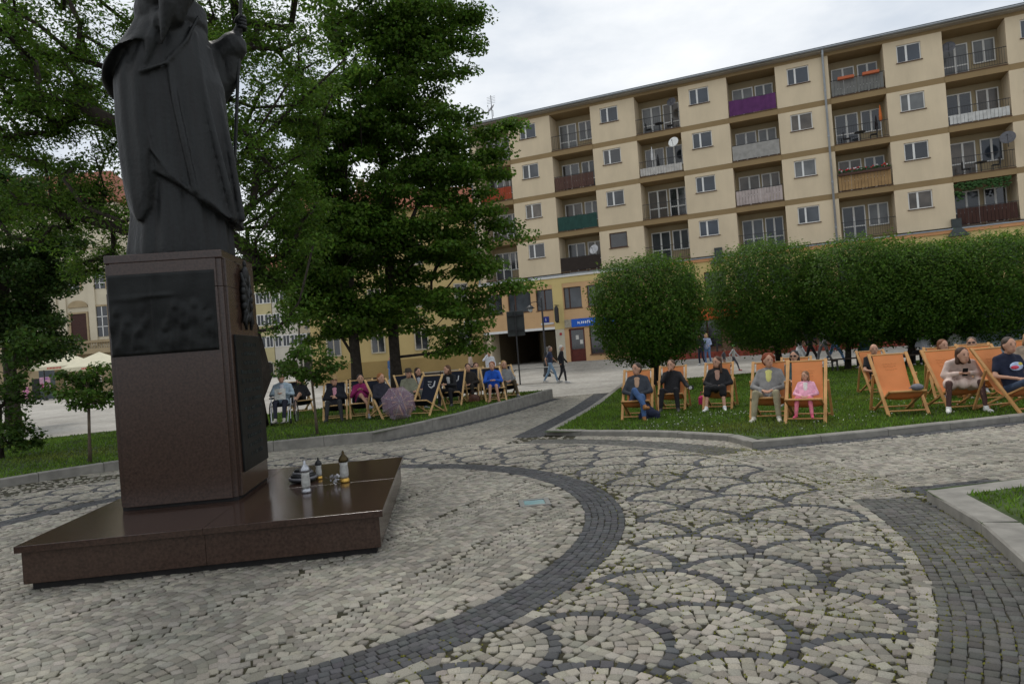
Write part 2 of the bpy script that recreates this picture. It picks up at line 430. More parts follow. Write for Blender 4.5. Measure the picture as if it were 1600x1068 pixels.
def lawn_sector(t):
    k = round(math.degrees(t) * 2)
    if k not in _ls: _ls[k] = in_lawn(RC[0] + 7.0 * math.cos(t), RC[1] + 7.0 * math.sin(t)) or not (-60 < math.degrees(t) < 200)
    return _ls[k]
J = lambda s: random.uniform(-s, s)
def ring_rows(r0, r1, kind, step, cond=None):
    r = r0 + step / 2
    while r < r1 - step * .3:
        n = int(2 * math.pi * r / (step * 1.08)); off = random.random()
        for k in range(n):
            t = 2 * math.pi * (k + off) / n; t = (t + math.pi) % (2 * math.pi) - math.pi
            x, y = RC[0] + r * math.cos(t), RC[1] + r * math.sin(t)
            if ok_region(x, y) and (cond is None or cond(t)): put(x + J(.004), y + J(.004), t + math.pi / 2 + J(.06), step * 1.0, step * .94, kind, step * .8)
        r += step
ring_rows(R_RING0, R_RING1, 1, .0605)
ring_rows(R_RING0 - .10, R_RING0, 0, .10); ring_rows(R_RING1, R_RING1 + .10, 0, .10)
ring_rows(R_SC1 - .10, R_SC1, 0, .10)
ring_rows(R_SC1, R_BAND1, 2, .066, lawn_sector)
# fish-scale arches between the two light border rows
NR = 64; RHO = .462; SC0, SC1 = R_RING1 + .115, R_SC1 - .115
scales = []
for k in range(NR):
    th = 2 * math.pi * k / NR - R(44.2)
    for rc in ((4.415, 5.365) if k % 2 == 0 else (3.94, 4.89, 5.84)): scales.append((k, th, rc))
def sc_xy(th, rc, rad, leg):
    t = th + leg / rc; r = rc + rad; return RC[0] + r * math.cos(t), RC[1] + r * math.sin(t), r, t
def arch(th, rc, q, kind, legs, md):
    n = max(3, int(math.pi * q / (.066 if kind == 0 else .071)))
    pts = [(q * math.sin(a), q * math.cos(a), a) for a in np.linspace(-math.pi / 2, math.pi / 2, n)]
    if legs:
        for m in range(1, 9):
            for sg in (-1, 1): pts.append((sg * q, -.067 * m, sg * math.pi / 2))
    for rad, tg, a in pts:
        x, y, r, t = sc_xy(th, rc, rad, tg)
        if not (SC0 < r < SC1) or not ok_region(x, y): continue
        if legs and tg < .02:
            bad = False
            for drc in (-.475, .475):       # keep out of the arches of the row before
                r2 = rc + drc; t2 = th - 2 * math.pi / NR
                if math.hypot(r - r2, (t - t2) * r2) < RHO: bad = True
            if bad: continue
        put(x + J(.005), y + J(.005), t - a + math.pi / 2 + J(.12), .067 if kind == 0 else .071, .0645 if kind == 0 else .066, kind, md)
for k, th, rc in scales: arch(th, rc, RHO, 1, False, .054)
for k, th, rc in scales:
    for m in range(1, 7):
        arch(th, rc, RHO - .002 - .067 * m, 0, True, .055)
    x, y, r, t = sc_xy(th, rc, 0, 0)
    if SC0 < r < SC1 and ok_region(x, y): put(x, y, t, .055, .055, 0)
# segmental arches elsewhere
def fans(o, dirang, W, u0, u1, v0, v1, cond, step=.0665):
    e1 = np.array([math.cos(dirang), math.sin(dirang)]); e2 = np.array([-e1[1], e1[0]]); ra = W * .62; fm = math.asin(min(.999, W / 2 / ra))
    for i in range(int((v1 - v0) / W) + 1):
        vc = v0 + (i + .5) * W
        for j in range(int((u1 - u0) / step)):
            uc = u0 + j * step + (.5 * step if i % 2 else 0); n = max(2, int(2 * fm * ra / step))
            for a in np.linspace(-fm, fm, n):
                p = np.array(o) + e1 * (uc + ra * math.cos(a) - ra) + e2 * (vc + ra * math.sin(a))
                if cond(p[0], p[1]): put(p[0] + J(.005), p[1] + J(.005), dirang + a + math.pi / 2 + J(.1), .067 + J(.006), .064 + J(.005), 0)
def c_in(x, y):
    return math.hypot(x - RC[0], y - RC[1]) < R_RING0 - .115 and ok_region(x, y)
fans(RC, R(58), .95, -3.6, 3.6, -3.6, 3.6, c_in)
# dark edging along the path sides, then the paths
def edge_rows(a, b, side, n, step=.07):
    a, b = np.array(a), np.array(b); L = np.hypot(*(b - a)); d = (b - a) / L; nn = np.array([-d[1], d[0]]) * side
    for k in range(n):
        for m in range(int(L / (step * 1.05))):
            p = a + d * (m + .5 * (k % 2)) * step * 1.05 + nn * (k + .6) * step
            if ok_region(*p) and math.hypot(*(p - RC)) > R_SC1 + .05: put(p[0], p[1], math.atan2(d[1], d[0]) + J(.05), .067, .062, 1)
edge_rows(rl_a, rl_far, 1, 9)
edge_rows((1.25, 23.3), (-1.68, 16.5), 1, 4); edge_rows((-1.68, 16.5), ll_c, 1, 4)
for q in range(i0, i0 + 4): edge_rows(right_lawn_poly[q], right_lawn_poly[q + 1], -1, 3)
edge_rows(near_lawn_poly[-1], nl[0], -1, 6)
def c_path(x, y):
    r = math.hypot(x - RC[0], y - RC[1])
    if r < R_SC1 + .02 or not ok_region(x, y): return False
    if in_lawn(x, y): return False
    return r > R_BAND1 or not lawn_sector(math.atan2(y - RC[1], x - RC[0]))
d1 = math.atan2(rl_far[1] - rl_a[1], rl_far[0] - rl_a[0])
fans((-2.8, 12.0), d1, 1.0, -1, 14, -2.4, 7.2, lambda x, y: x < 6 and y > 11 and c_path(x, y))
fans((2.2, 6.2), R(10), .95, -1, 11, -2.2, 6, lambda x, y: y <= 12.5 and x > 1 and c_path(x, y))
# loose fill of leftover gaps
for _ in range(52000):
    y = 3 / random.uniform(.15, 1.0); x = random.uniform(-.85, .85) * y
    if not ok_region(x, y) or in_lawn(x, y): continue
    r = math.hypot(x - RC[0], y - RC[1])
    if R_RING0 < r < R_RING1 or (R_SC1 < r < R_BAND1 and lawn_sector(math.atan2(y - RC[1], x - RC[0]))): kd = 1
    else: kd = 0
    put(x, y, random.uniform(0, 3), .048, .045, kd, .051)
ST = np.array(stones)
print('cobbles', len(ST))
N = len(ST)
def stone_arrays(S):
    n = len(S); cx, cy, an, l, w, kd = S.T
    rz = np.random.uniform(-.003, .003, n)
    gzv = np.array([gz(x, y) for x, y in zip(cx, cy)]) + rz
    base = np.array([[-1, -1], [1, -1], [1, 1], [-1, 1]], float)
    V = np.zeros((n, 12, 3))
    jit = np.random.uniform(-.13, .13, (n, 4, 2)); tilt = np.random.uniform(-.05, .05, (n, 2))
    for lev, (sc, dz) in enumerate(((.90, 0.0), (1.0, -.004), (1.02, -.03))):
        lx = (base[None, :, 0] + jit[:, :, 0]) * (l / 2)[:, None] * sc; ly = (base[None, :, 1] + jit[:, :, 1]) * (w / 2)[:, None] * sc
        X = cx[:, None] + lx * np.cos(an)[:, None] - ly * np.sin(an)[:, None]; Y = cy[:, None] + lx * np.sin(an)[:, None] + ly * np.cos(an)[:, None]
        Z = gzv[:, None] + dz + (lx * tilt[:, :1] + ly * tilt[:, 1:])
        V[:, lev * 4:lev * 4 + 4] = np.stack([X, Y, Z], 2)
    f = [(0, 1, 2, 3)]
    for lev in (0, 4):
        for k in range(4): f.append((lev + (k + 1) % 4, lev + k, lev + 4 + k, lev + 4 + (k + 1) % 4))
    f = np.array(f)
    light = np.array([.285, .264, .218])[None] * np.random.uniform(.66, 1.26, (n, 1)) * np.random.uniform(.97, 1.03, (n, 3))
    dark = np.array([.066, .067, .070])[None] * np.random.uniform(.75, 1.35, (n, 1)) * np.random.uniform(.96, 1.04, (n, 3))
    tone = np.where(kd[:, None] > .5, dark, light); tone = np.where(kd[:, None] > 1.5, dark * [[1.35, 1.3, 1.12]], tone)
    return V, f, tone
cob_m = attr_mat('granite_sett', .8, 130.0, .5, spec=.35, moss=True)
V, f, tone = stone_arrays(ST)
pp = np.array([pix((x, y, 0)) for x, y in ST[:, :2]])
vis = (pp[:, 0] > 5) & (pp[:, 0] < 1595) & (pp[:, 1] < 1062) & (pp[:, 1] > 560)
order = np.argsort(np.where(vis, ST[:, 1], 999)); big = order[:300]; rest = order[300:]
for i in big:
    c = V[i].mean(0); c[2] = gz(*ST[i, :2])
    o = np_mesh('cobble', V[i] - c, f, cob_m, ground, np.repeat(tone[i][None], 9, 0)); o.location = c
Vr = V[rest].reshape(-1, 3); Fr = (f[None] + (np.arange(len(rest)) * 12)[:, None, None]).reshape(-1, 4)
o = np_mesh('cobbles', Vr, Fr, cob_m, ground, np.repeat(tone[rest], 9, 0)); o['kind'] = 'stuff'

# ---- moss growing in the joints
rs = np.random.RandomState(12); MV = []; MT = []
for _ in range(60000):
    t = R(rs.uniform(-62, 30)); r = 6.6 - 2.9 * rs.uniform(0, 1) ** 2.2; x, y = RC[0] + r * math.cos(t), RC[1] + r * math.sin(t)
    if y < 2.8 or in_lawn(x, y) or math.sin(x * 2.3 + 1) * math.sin(y * 2.9) < rs.uniform(-.7, .9): continue
    i, jj = int(math.floor(x / cell)), int(math.floor(y / cell)); dm = min([(qx - x) ** 2 + (qy - y) ** 2 for u in (-1, 0, 1) for v in (-1, 0, 1) for qx, qy in grid.get((i + u, jj + v), ())] or [1])
    if dm < .031 ** 2: continue
    a = rs.uniform(.003, .009); z = gz(x, y) - .004
    MV.append([(x - a, y, z), (x, y - a, z), (x + a * 1.2, y, z), (x, y + a, z), (x + rs.uniform(-.004, .004), y, z + .006 + a * .5)]); MT.append(np.array([.11, .11, .02]) * rs.uniform(.5, 1.3))
MV = np.array(MV); print('moss', len(MV))
mf = np.array([(0, 1, 4), (1, 2, 4), (2, 3, 4), (3, 0, 4)]); Fm = (mf[None] + (np.arange(len(MV)) * 5)[:, None, None]).reshape(-1, 3)
tag(np_mesh('moss', MV.reshape(-1, 3), Fm, attr_mat('moss_tuft', .95, 30, 0, spec=.1), None, np.repeat(np.array(MT), 4, 0)), 'yellow green moss in the joints of the scale patterned paving', 'moss', kind='stuff')

# ---- sunken ground light with glass lid
gl = empty('ground_light', (*GL_C, 0), R(4), 'flush ground spotlight with bluish glass lid set into the cobbles', 'light')
mb = MB()
for a, b in (((-.16, -.16), (.16, -.11)), ((-.16, .11), (.16, .16)), ((-.16, -.11), (-.11, .11)), ((.11, -.11), (.16, .11))): mb.box((*a, -.05), (*b, .004))
mb.build('frame', mat((.28, .28, .27), .4, .1, 20, metal=.6), gl)
MB().box((-.108, -.108, -.05), (.108, .108, -.004)).build('glass_lid', mat((.22, .36, .38), .12, .1, 8, spec=.7), gl)

# ---- grass
grass_m = attr_mat('grass_blade', .6, 3.0, 0, spec=.2, trans=.35)
def grass(label, poly, zf, dens, hgt, xr, yr, seed, kw=.18, tn=(.112, .195, .024)):
    rs = np.random.RandomState(seed); n = int((xr[1] - xr[0]) * (yr[1] - yr[0]) * dens)
    x = rs.uniform(*xr, n); y = yr[0] + (yr[1] - yr[0]) * rs.uniform(0, 1, n) ** 1.25
    keep = np.array([inside(poly, a, b) for a, b in zip(x, y)]); Pq = np.stack([x, y], 1)
    for i in range(len(poly)):
        a_, b_ = np.array(poly[i]), np.array(poly[(i + 1) % len(poly)]); d_ = b_ - a_; t_ = np.clip((Pq - a_) @ d_ / (d_ @ d_ + 1e-9), 0, 1); keep &= np.hypot(*(Pq - a_ - t_[:, None] * d_).T) > kw
    x, y = x[keep], y[keep]; n = len(x)
    z = np.array([zf(a, b) for a, b in zip(x, y)]) - .004
    patch = np.sin(x * 1.3 + np.sin(y * .9) * 2) * np.cos(y * 1.7 + x * .4)
    h = hgt * rs.uniform(.55, 1.25, n) * (1 + .25 * patch); a = rs.uniform(0, 6.28, n); wd = .006 + .0006 * y
    lean = rs.uniform(0, .8, n) * h; la = rs.uniform(0, 6.28, n)
    b0 = np.stack([x - np.cos(a) * wd, y - np.sin(a) * wd, z], 1); b1 = np.stack([x + np.cos(a) * wd, y + np.sin(a) * wd, z], 1)
    t = np.stack([x + np.cos(la) * lean, y + np.sin(la) * lean, z + h], 1)
    V = np.stack([b0, b1, t], 1).reshape(-1, 3); Fc = np.arange(3 * n).reshape(-1, 3)
    dry = np.clip(np.sin(x * .7 + 2) * np.sin(y * .9 + 1) * 1.2 - .5, 0, 1)[:, None]; tone = (np.array(tn)[None] * (1 - dry) + np.array([[.15, .17, .035]]) * dry) * (rs.uniform(.55, 1.4, (n, 1)) + .18 * patch[:, None]) * rs.uniform(.9, 1.1, (n, 3))
    o = np_mesh('grass', V, Fc, grass_m, None, np.clip(tone, .005, 1)); tag(o, label, 'grass', kind='stuff')
grass('short bright grass on the deckchair lawn in front of the clipped trees', right_lawn_poly, lawn_z['right'], 480, .055, (0, 19), (9.6, 27.5), 1)
grass('shaded grass round the navy deckchairs behind the monument', left_lawn_poly, lawn_z['left'], 400, .055, (-15, 1.5), (9, 23.6), 2)
grass('grass in the corner bed behind the broad kerb', near_lawn_poly, lawn_z['near'], 1300, .045, (2.4, 9), (1.2, 7.3), 3, .275)
def flowers(label, poly, zf, n, col, xr, yr, seed, cl):
    rs = np.random.RandomState(seed); mb = MB(); cs = [(rs.uniform(*xr), rs.uniform(*yr)) for _ in range(cl)]
    for _ in range(n):
        c = cs[rs.randint(cl)]; x, y = c[0] + rs.normal(0, .35), c[1] + rs.normal(0, .3)
        if inside(poly, x, y): mb.ell((x, y, zf(x, y) + rs.uniform(.04, .065)), (.008, .008, .005), 6, 4)
    tag(mb.build('clover_flowers', mat(col, .8, .1)), label, 'flowers', kind='stuff')
flowers('tiny white clover flowers dotted over the deckchair lawn', right_lawn_poly, lawn_z['right'], 170, (.75, .75, .68), (2.5, 10), (10.2, 14), 5, 26)
flowers('few yellow dandelion heads in the deckchair lawn', right_lawn_poly, lawn_z['right'], 26, (.75, .5, .03), (4, 10), (10.3, 14), 6, 12)

# ================================================================== MONUMENT
gran_m = mat((.043, .025, .019), .16, .35, 45, .03, 160, spec=.5, name='polished_red_granite')
gran2_m = mat((.045, .026, .019), .22, .35, 45, .03, 160, spec=.5, name='red_granite_face')
dark_m = mat((.012, .011, .011), .7, .3, 20, name='dark_base')
bronze_m = mat((.022, .025, .027), .48, .45, 5.0, .25, 30, metal=.55, spec=.5, name='dark_bronze')
def bronze_streak():
    m = bpy.data.materials.new('patinated_bronze'); m.use_nodes = True; nt = m.node_tree; b = nt.nodes['Principled BSDF']
    b.inputs['Metallic'].default_value = .3; b.inputs['Roughness'].default_value = .42
    tc = nt.nodes.new('ShaderNodeTexCoord'); mp = nt.nodes.new('ShaderNodeMapping'); mp.inputs['Scale'].default_value = (9, 9, .9); nt.links.new(tc.outputs['Object'], mp.inputs[0])
    n = nt.nodes.new('ShaderNodeTexNoise'); n.inputs['Scale'].default_value = 2.2; n.inputs['Detail'].default_value = 8; n.inputs['Roughness'].default_value = .65; nt.links.new(mp.outputs[0], n.inputs['Vector'])
    r = nt.nodes.new('ShaderNodeValToRGB'); e = r.color_ramp.elements; e[0].position = .36; e[0].color = (.004, .0042, .0045, 1); e[1].position = .72; e[1].color = (.017, .020, .021, 1); nt.links.new(n.outputs['Fac'], r.inputs[0]); nt.links.new(r.outputs[0], b.inputs['Base Color'])
    rr = nt.nodes.new('ShaderNodeMapRange'); rr.inputs['To Min'].default_value = .4; rr.inputs['To Max'].default_value = .75; nt.links.new(n.outputs['Fac'], rr.inputs['Value']); nt.links.new(rr.outputs[0], b.inputs['Roughness'])
    n2 = nt.nodes.new('ShaderNodeTexNoise'); n2.inputs['Scale'].default_value = 26; n2.inputs['Detail'].default_value = 6; nt.links.new(tc.outputs['Object'], n2.inputs['Vector'])
    bp = nt.nodes.new('ShaderNodeBump'); bp.inputs['Strength'].default_value = .45; bp.inputs['Distance'].default_value = .012; nt.links.new(n2.outputs['Fac'], bp.inputs['Height']); nt.links.new(bp.outputs[0], b.inputs['Normal']); return m
bronze_m = bronze_streak()
plaque_m = mat((.012, .013, .013), .5, .6, 4.0, .2, 40, metal=.5, name='plaque_bronze')
PZ = .37
ped = empty('monument_pedestal', (*PL_C, 0), PL_A, 'tall polished red granite pedestal on a low square plinth with bronze plaques', 'pedestal')
H = PL_H
mb = MB().box((-H + .08, -H + .08, -.03), (H - .08, H - .08, .055)); mb.build('base_course', dark_m, ped)
for a, b in (((-H + .035, -H + .035), (0, H - .035)), ((.0012, -H + .035), (H - .035, H - .035))):
    MB().box((*a, .055), (*b, .315)).build('plinth_riser', gran2_m, ped, bevel=.004)
for a, b in (((-H, -H), (-.001, -.001)), ((.001, -H), (H, -.001)), ((-H, .001), (-.001, H)), ((.001, .001), (H, H))):
    MB().box((*a, .315), (*b, PZ)).build('plinth_slab', gran_m, ped, bevel=.003)
# shaft in plinth coordinates
def loc_of(p): dx, dy = p[0] - PL_C[0], p[1] - PL_C[1]; return dx * ca + dy * sa, -dx * sa + dy * ca
lx0, ly0 = loc_of(at_z(181, 802, PZ)); lx1, ly1 = loc_of(at_z(379, 780, PZ))
ly0 = (ly0 + ly1) / 2; W = lx1 - lx0; SX = (lx0 + lx1) / 2; SY = ly0 + W / 2; hw = W / 2; PH = 2.44
print('shaft', W, SX, SY)
MB().box((SX - hw + .03, SY - hw + .03, PZ + .001), (SX + hw - .03, SY + hw - .03, PZ + .035)).build('shaft_foot', dark_m, ped)
# octagonal-cornered shaft: main block with rebated corners
def prism(pts, z0, z1):
    m = MB(); m.loft([[(x, y, z0) for x, y in pts], [(x, y, z1) for x, y in pts]]); return m
def reb(h, r, s):   # square with small double-stepped corners
    q = []
    for sx, sy in ((-1, -1), (1, -1), (1, 1), (-1, 1)):
        c = [(h, h - r), (h - s, h - r), (h - s, h - s), (h - r, h - s), (h - r, h)]
        c = [(SX + sx * a, SY + sy * b) for a, b in c]
        q += c if sx * sy > 0 else c[::-1]
    # order corners counter-clockwise
    q.sort(key=lambda p: math.atan2(p[1] - SY, p[0] - SX)); return q
prism(reb(hw, .075, .028), PZ + .035, PZ + PH - .36).build('shaft', gran2_m, ped, bevel=.004)
prism(reb(hw - .004, .075, .028), PZ + PH - .357, PZ + PH - .085).build('shaft_upper_block', gran2_m, ped, bevel=.004)
prism([(SX + a * (hw - .02), SY + b * (hw - .02)) for a, b in ((-1, -1), (1, -1), (1, 1), (-1, 1))], PZ + PH - .085, PZ + PH).build('cap_block', gran_m, ped, bevel=.012)
# front relief plaque
def zpx(px, py):  # height on the shaft front plane
    d = ray(px, py); o = np.array([0, 0, CH]); n2 = np.array([-sa, ca]); off = np.array([PL_C[0] - sa * (SY - hw), PL_C[1] + ca * (SY - hw)]) @ n2
    t = off / (d[:2] @ n2); p = o + d * t; return loc_of(p)[0], p[2]
rx0, rz1 = zpx(166, 431); rx1, rz0 = zpx(343, 546)
print('relief', rx0, rx1, rz0, rz1, 'top', zpx(157, 403))
def relief(name, w, h, bumps, base=.02, n=(70, 50)):
    xs, zs = np.linspace(0, w, n[0]), np.linspace(0, h, n[1]); X, Z = np.meshgrid(xs, zs)
    D = np.full(X.shape, base)
    for (bx, bz, sx, sz, a) in bumps: D += a * np.exp(-(((X - bx) / sx) ** 2 + ((Z - bz) / sz) ** 2) ** 1.6)
    ed = np.minimum(np.minimum(X, w - X), np.minimum(Z, h - Z)); D = np.where(ed < .012, base + .012, D)
    D[0, :] = D[-1, :] = 0; D[:, 0] = D[:, -1] = 0
    m = MB(); vs = [(X[j, i], -D[j, i], Z[j, i]) for j in range(n[1]) for i in range(n[0])]
    m.add(vs, [(j * n[0] + i, j * n[0] + i + 1, (j + 1) * n[0] + i + 1, (j + 1) * n[0] + i) for j in range(n[1] - 1) for i in range(n[0] - 1)])
    return m
rw, rh = rx1 - rx0, rz1 - rz0
rs = random.Random(4); bumps = []
for cx, hz in ((.18, .30), (.62, .46), (.80, .46), (.92, .3), (.70, .22), (.52, .2), (.08, .42), (.28, .16)):
    cx *= rw; hz *= rh
    bumps += [(cx, hz + .10, .035, .045, .016), (cx, hz - .04, .07, .11, .012), (cx - .06, hz - .02, .022, .08, .010), (cx + .06, hz - .03, .022, .08, .010), (cx, hz - .1, .03, .05, -.008)]
bumps += [(rw * .42, rh * .45, .02, .34, .014), (rw * .46, rh * .72, .16, .018, .014), (rw * .25, rh * .7, .2, .03, .008)]
for _ in range(40): bumps.append((rs.uniform(0, rw), rs.uniform(0, rh * .6), rs.uniform(.01, .04), rs.uniform(.01, .07), rs.uniform(-.008, .01)))
o = relief('plaque', rw, rh, bumps).build('relief_plaque', plaque_m, ped, smooth=True); o.location = (rx0, SY - hw - .001, rz0)
o['label'] = 'dark bronze plaque with low relief figures'
# inscription plaque and emblem on the right-hand face (its front)
fx = SX + hw
ip = MB().box((fx - .002, SY - hw + .14, .62), (fx + .020, SY + hw - .09, 1.98)).build('inscription_plaque', plaque_m, ped, bevel=.006)
ip['label'] = 'dark bronze plaque with rows of raised lettering'
mb = MB(); rs = random.Random(9); z = 1.86
for row in range(13):          # worn lettering: legible only as rows of raised strokes
    wd = rs.uniform(.35, .72); y = SY + .03 - wd / 2
    while y < SY + .03 + wd / 2:
        l = rs.uniform(.012, .03); hgt = rs.uniform(.03, .045)
        if rs.random() < .84:
            mb.box((fx + .019, y, z), (fx + .026, y + .008, z + hgt)); 
            if rs.random() < .6: mb.box((fx + .019, y + .008, z + hgt * .5), (fx + .025, y + l, z + hgt * .5 + .008))
            if rs.random() < .5: mb.box((fx + .019, y + l - .006, z), (fx + .0255, y + l, z + hgt))
        y += l + .012
    z -= .093
mb.build('raised_lettering', mat((.035, .045, .045), .4, .3, 20, metal=.4), ip)['kind'] = 'stuff'
mb = MB(); cy, cz = SY + .04, 2.36
mb.ell((fx + .02, cy, cz), (.03, .12, .19), 14, 10); mb.ell((fx + .03, cy, cz + .25), (.035, .085, .10), 12, 8); mb.ell((fx + .03, cy, cz + .37), (.02, .03, .045), 8, 6)
for k in range(16):
    a = k * 2 * math.pi / 16; mb.ell((fx + .03, cy + .13 * math.cos(a), cz + .2 * math.sin(a)), (.03, .035, .045), 8, 6)
for sg in (-1, 1):
    mb.tube([(fx + .03, cy - sg * .17, cz - .25), (fx + .04, cy, cz), (fx + .03, cy + sg * .15, cz + .26)], [.018, .022, .014], 8)
    mb.tube([(fx + .03, cy + sg * .05, cz - .15), (fx + .03, cy + sg * .12, cz - .24), (fx + .03, cy + sg * .08, cz - .32)], [.03, .025, .012], 8)
mb.build('coat_of_arms', bronze_m, ped, smooth=True)

# ---------------- statue
sx_w = PL_C[0] + ca * SX - sa * SY; sy_w = PL_C[1] + sa * SX + ca * SY
stz = PZ + PH + .001
st = empty('bronze_statue', (sx_w, sy_w, stz), PL_A, 'dark bronze robed figure with one arm raised and a tall staff, on the granite pedestal', 'statue')
def ring(z, cx, rx, cy, ry, nf=0, amp=0, ph=0, n=64, zf=None, tw=0):
    q = []
    for k in range(n):
        a = 2 * math.pi * k / n; f = 1 + amp * (1.3 * abs(math.sin(nf * a * .5 + ph + tw * z)) - .7 + math.sin((nf * 1.7 // 1) * a - ph * 1.3 + 2 * z) * .35)
        zz = z if zf is None else zf(a, z)
        q.append((cx + rx * f * math.cos(a), cy + ry * f * math.sin(a), zz))
    return q
def rt(m, pts, rs_, n=10):
    """tube with rounded ends"""
    P = [np.array(p, float) for p in pts]; d0 = P[0] - P[1]; d0 /= np.linalg.norm(d0); d1 = P[-1] - P[-2]; d1 /= np.linalg.norm(d1)
    Q = [P[0] + d0 * rs_[0] * .85, P[0] + d0 * rs_[0] * .5] + P + [P[-1] + d1 * rs_[-1] * .5, P[-1] + d1 * rs_[-1] * .85]
    m.tube(Q, [rs_[0] * .35, rs_[0] * .82] + list(rs_) + [rs_[-1] * .82, rs_[-1] * .35], max(n, 12))
mb = MB()
# inner robe
mb.loft([ring(z, cx, rx, 0, ry, 11, .05, .4, tw=.2, n=128) for z, cx, rx, ry in ((0, -.01, .53, .42), (.08, -.01, .53, .42), (.4, .02, .50, .40), (.8, .03, .48, .38), (1.3, .03, .45, .36), (1.8, .05, .40, .34))])
# chasuble / outer vestment with slanting curved hem, thicker folds
def hem(a, z):          # hem is lowest at front right, sweeps up to the back left
    return z + (0 if z > .9 else (.9 - z) * (.55 - .62 * math.cos(a - .25)) * .9)
rows = ((.30, .08, .56, .45), (.42, .07, .55, .45), (.9, .05, .535, .45), (1.3, .03, .53, .45), (1.65, .03, .52, .45), (1.95, .05, .42, .44), (2.2, .08, .33, .42), (2.38, .12, .24, .33), (2.48, .16, .14, .18))
mb.loft([ring(z, cx, rx, 0, ry, 7, .032 if z < 2 else .015, 1.1, zf=hem, tw=.5, n=128) for z, cx, rx, ry in rows])
# cope hanging down the back and the camera side in heavy sheets
def sheet(pts, th=.05):
    for a, b in zip(pts, pts[1:]): pass
    m = len(pts[0]); vs = []; 
    return None
def cope_hem(a, z):
    return z + (0 if z > .8 else .09 * math.sin(5 * a + 1) + .12 * math.cos(a - 2.6))
mb.loft([ring(z, xm + rx, rx, -.02, ry, 8, .05 if z < 2 else .02, .7, zf=cope_hem, tw=.3, n=128) for z, xm, rx, ry in ((.45, -.47, .24, .40), (.62, -.50, .28, .43), (.9, -.52, .32, .46), (1.3, -.535, .34, .47), (1.66, -.53, .36, .47), (1.97, -.42, .35, .43), (2.22, -.27, .32, .38), (2.40, -.12, .24, .28), (2.48, -.02, .14, .16))])
def mantle_hem(a, z):      # upper cape layer: hem low at the back, rising towards the front
    return z + (max(0, 1.95 - z) / .33) * (.20 + .22 * math.cos(a + .35)) + (.015 * math.sin(6 * a) if z < 1.8 else 0)
mb.loft([ring(z, xm + rx, rx, -.03, ry, 5, .03 if z < 2 else .01, 2.1, zf=mantle_hem, n=128) for z, xm, rx, ry in ((1.60, -.60, .30, .44), (1.62, -.635, .36, .50), (1.72, -.62, .37, .51), (1.86, -.54, .37, .49), (2.05, -.42, .37, .45), (2.25, -.27, .35, .40), (2.42, -.11, .27, .32), (2.54, .02, .13, .16))])
# front fold sweeping from raised arm across the body, orphrey band edge
rt(mb, [(-.30, -.40, 1.78), (-.10, -.50, 1.66), (.14, -.47, 1.74), (.32, -.36, 1.98), (.42, -.25, 2.25)], [.03, .02, .018, .018, .018], 10)
rt(mb, [(-.16, -.42, 1.7), (-.12, -.46, 1.3), (-.06, -.47, .95), (.10, -.46, .72), (.32, -.40, .52), (.58, -.22, .34)], [.018, .016, .016, .016, .016, .015], 10)
rt(mb, [(.36, -.22, 2.1), (.42, -.28, 1.6), (.50, -.26, 1.1), (.58, -.2, .6), (.60, -.14, .34)], [.035, .035, .035, .04, .04], 8)
rt(mb, [(.46, -.08, 2.0), (.52, -.10, 1.5), (.60, -.08, 1.0), (.66, -.05, .36)], [.03, .035, .04, .04], 8)
rt(mb, [(.14, -.40, 1.9), (.20, -.46, 1.4), (.26, -.46, 1.0), (.32, -.42, .56)], [.03, .035, .035, .03], 8)
mb.ell((.02, -.18, 2.30), (.26, .28, .25), 18, 12); mb.ell((.08, .16, 2.26), (.24, .24, .22), 18, 12)
# near arm raised: wide falling sleeve
rt(mb, [(.0, -.22, 2.36), (.18, -.36, 2.52), (.40, -.44, 2.72), (.60, -.44, 2.95)], [.22, .26, .28, .24], 16)
rt(mb, [(.0, -.30, 2.28), (.12, -.40, 2.12), (.22, -.42, 2.2), (.38, -.44, 2.45)], [.10, .13, .12, .10], 14)
rt(mb, [(-.10, -.28, 2.22), (-.18, -.38, 1.98), (-.22, -.40, 1.66)], [.10, .10, .015], 12); rt(mb, [(.06, -.36, 2.16), (.0, -.45, 1.95), (-.06, -.47, 1.74)], [.09, .07, .012], 10); rt(mb, [(.30, -.46, 2.55), (.22, -.52, 2.25), (.12, -.50, 1.90)], [.14, .09, .012], 10)
mb.cap((.58, -.42, 2.88), (.74, -.40, 3.06), .062, .048)
mb.ell((.79, -.40, 3.13), (.035, .055, .085), 10, 8)
# far arm forward to the staff, deep hanging sleeve
rt(mb, [(.10, .24, 2.28), (.28, .34, 2.12), (.44, .34, 2.08)], [.16, .15, .14], 14)
rt(mb, [(.34, .34, 2.12), (.50, .33, 2.12), (.62, .32, 2.20)], [.13, .155, .15], 14)
rt(mb, [(.40, .32, 2.1), (.42, .33, 1.80), (.36, .32, 1.45)], [.16, .14, .02], 12); rt(mb, [(.56, .33, 2.1), (.54, .34, 1.86), (.46, .34, 1.62)], [.13, .10, .015], 12)
mb.cap((.56, .32, 2.20), (.69, .30, 2.36), .06, .05)
mb.ell((.705, .30, 2.42), (.05, .06, .075), 10, 8)
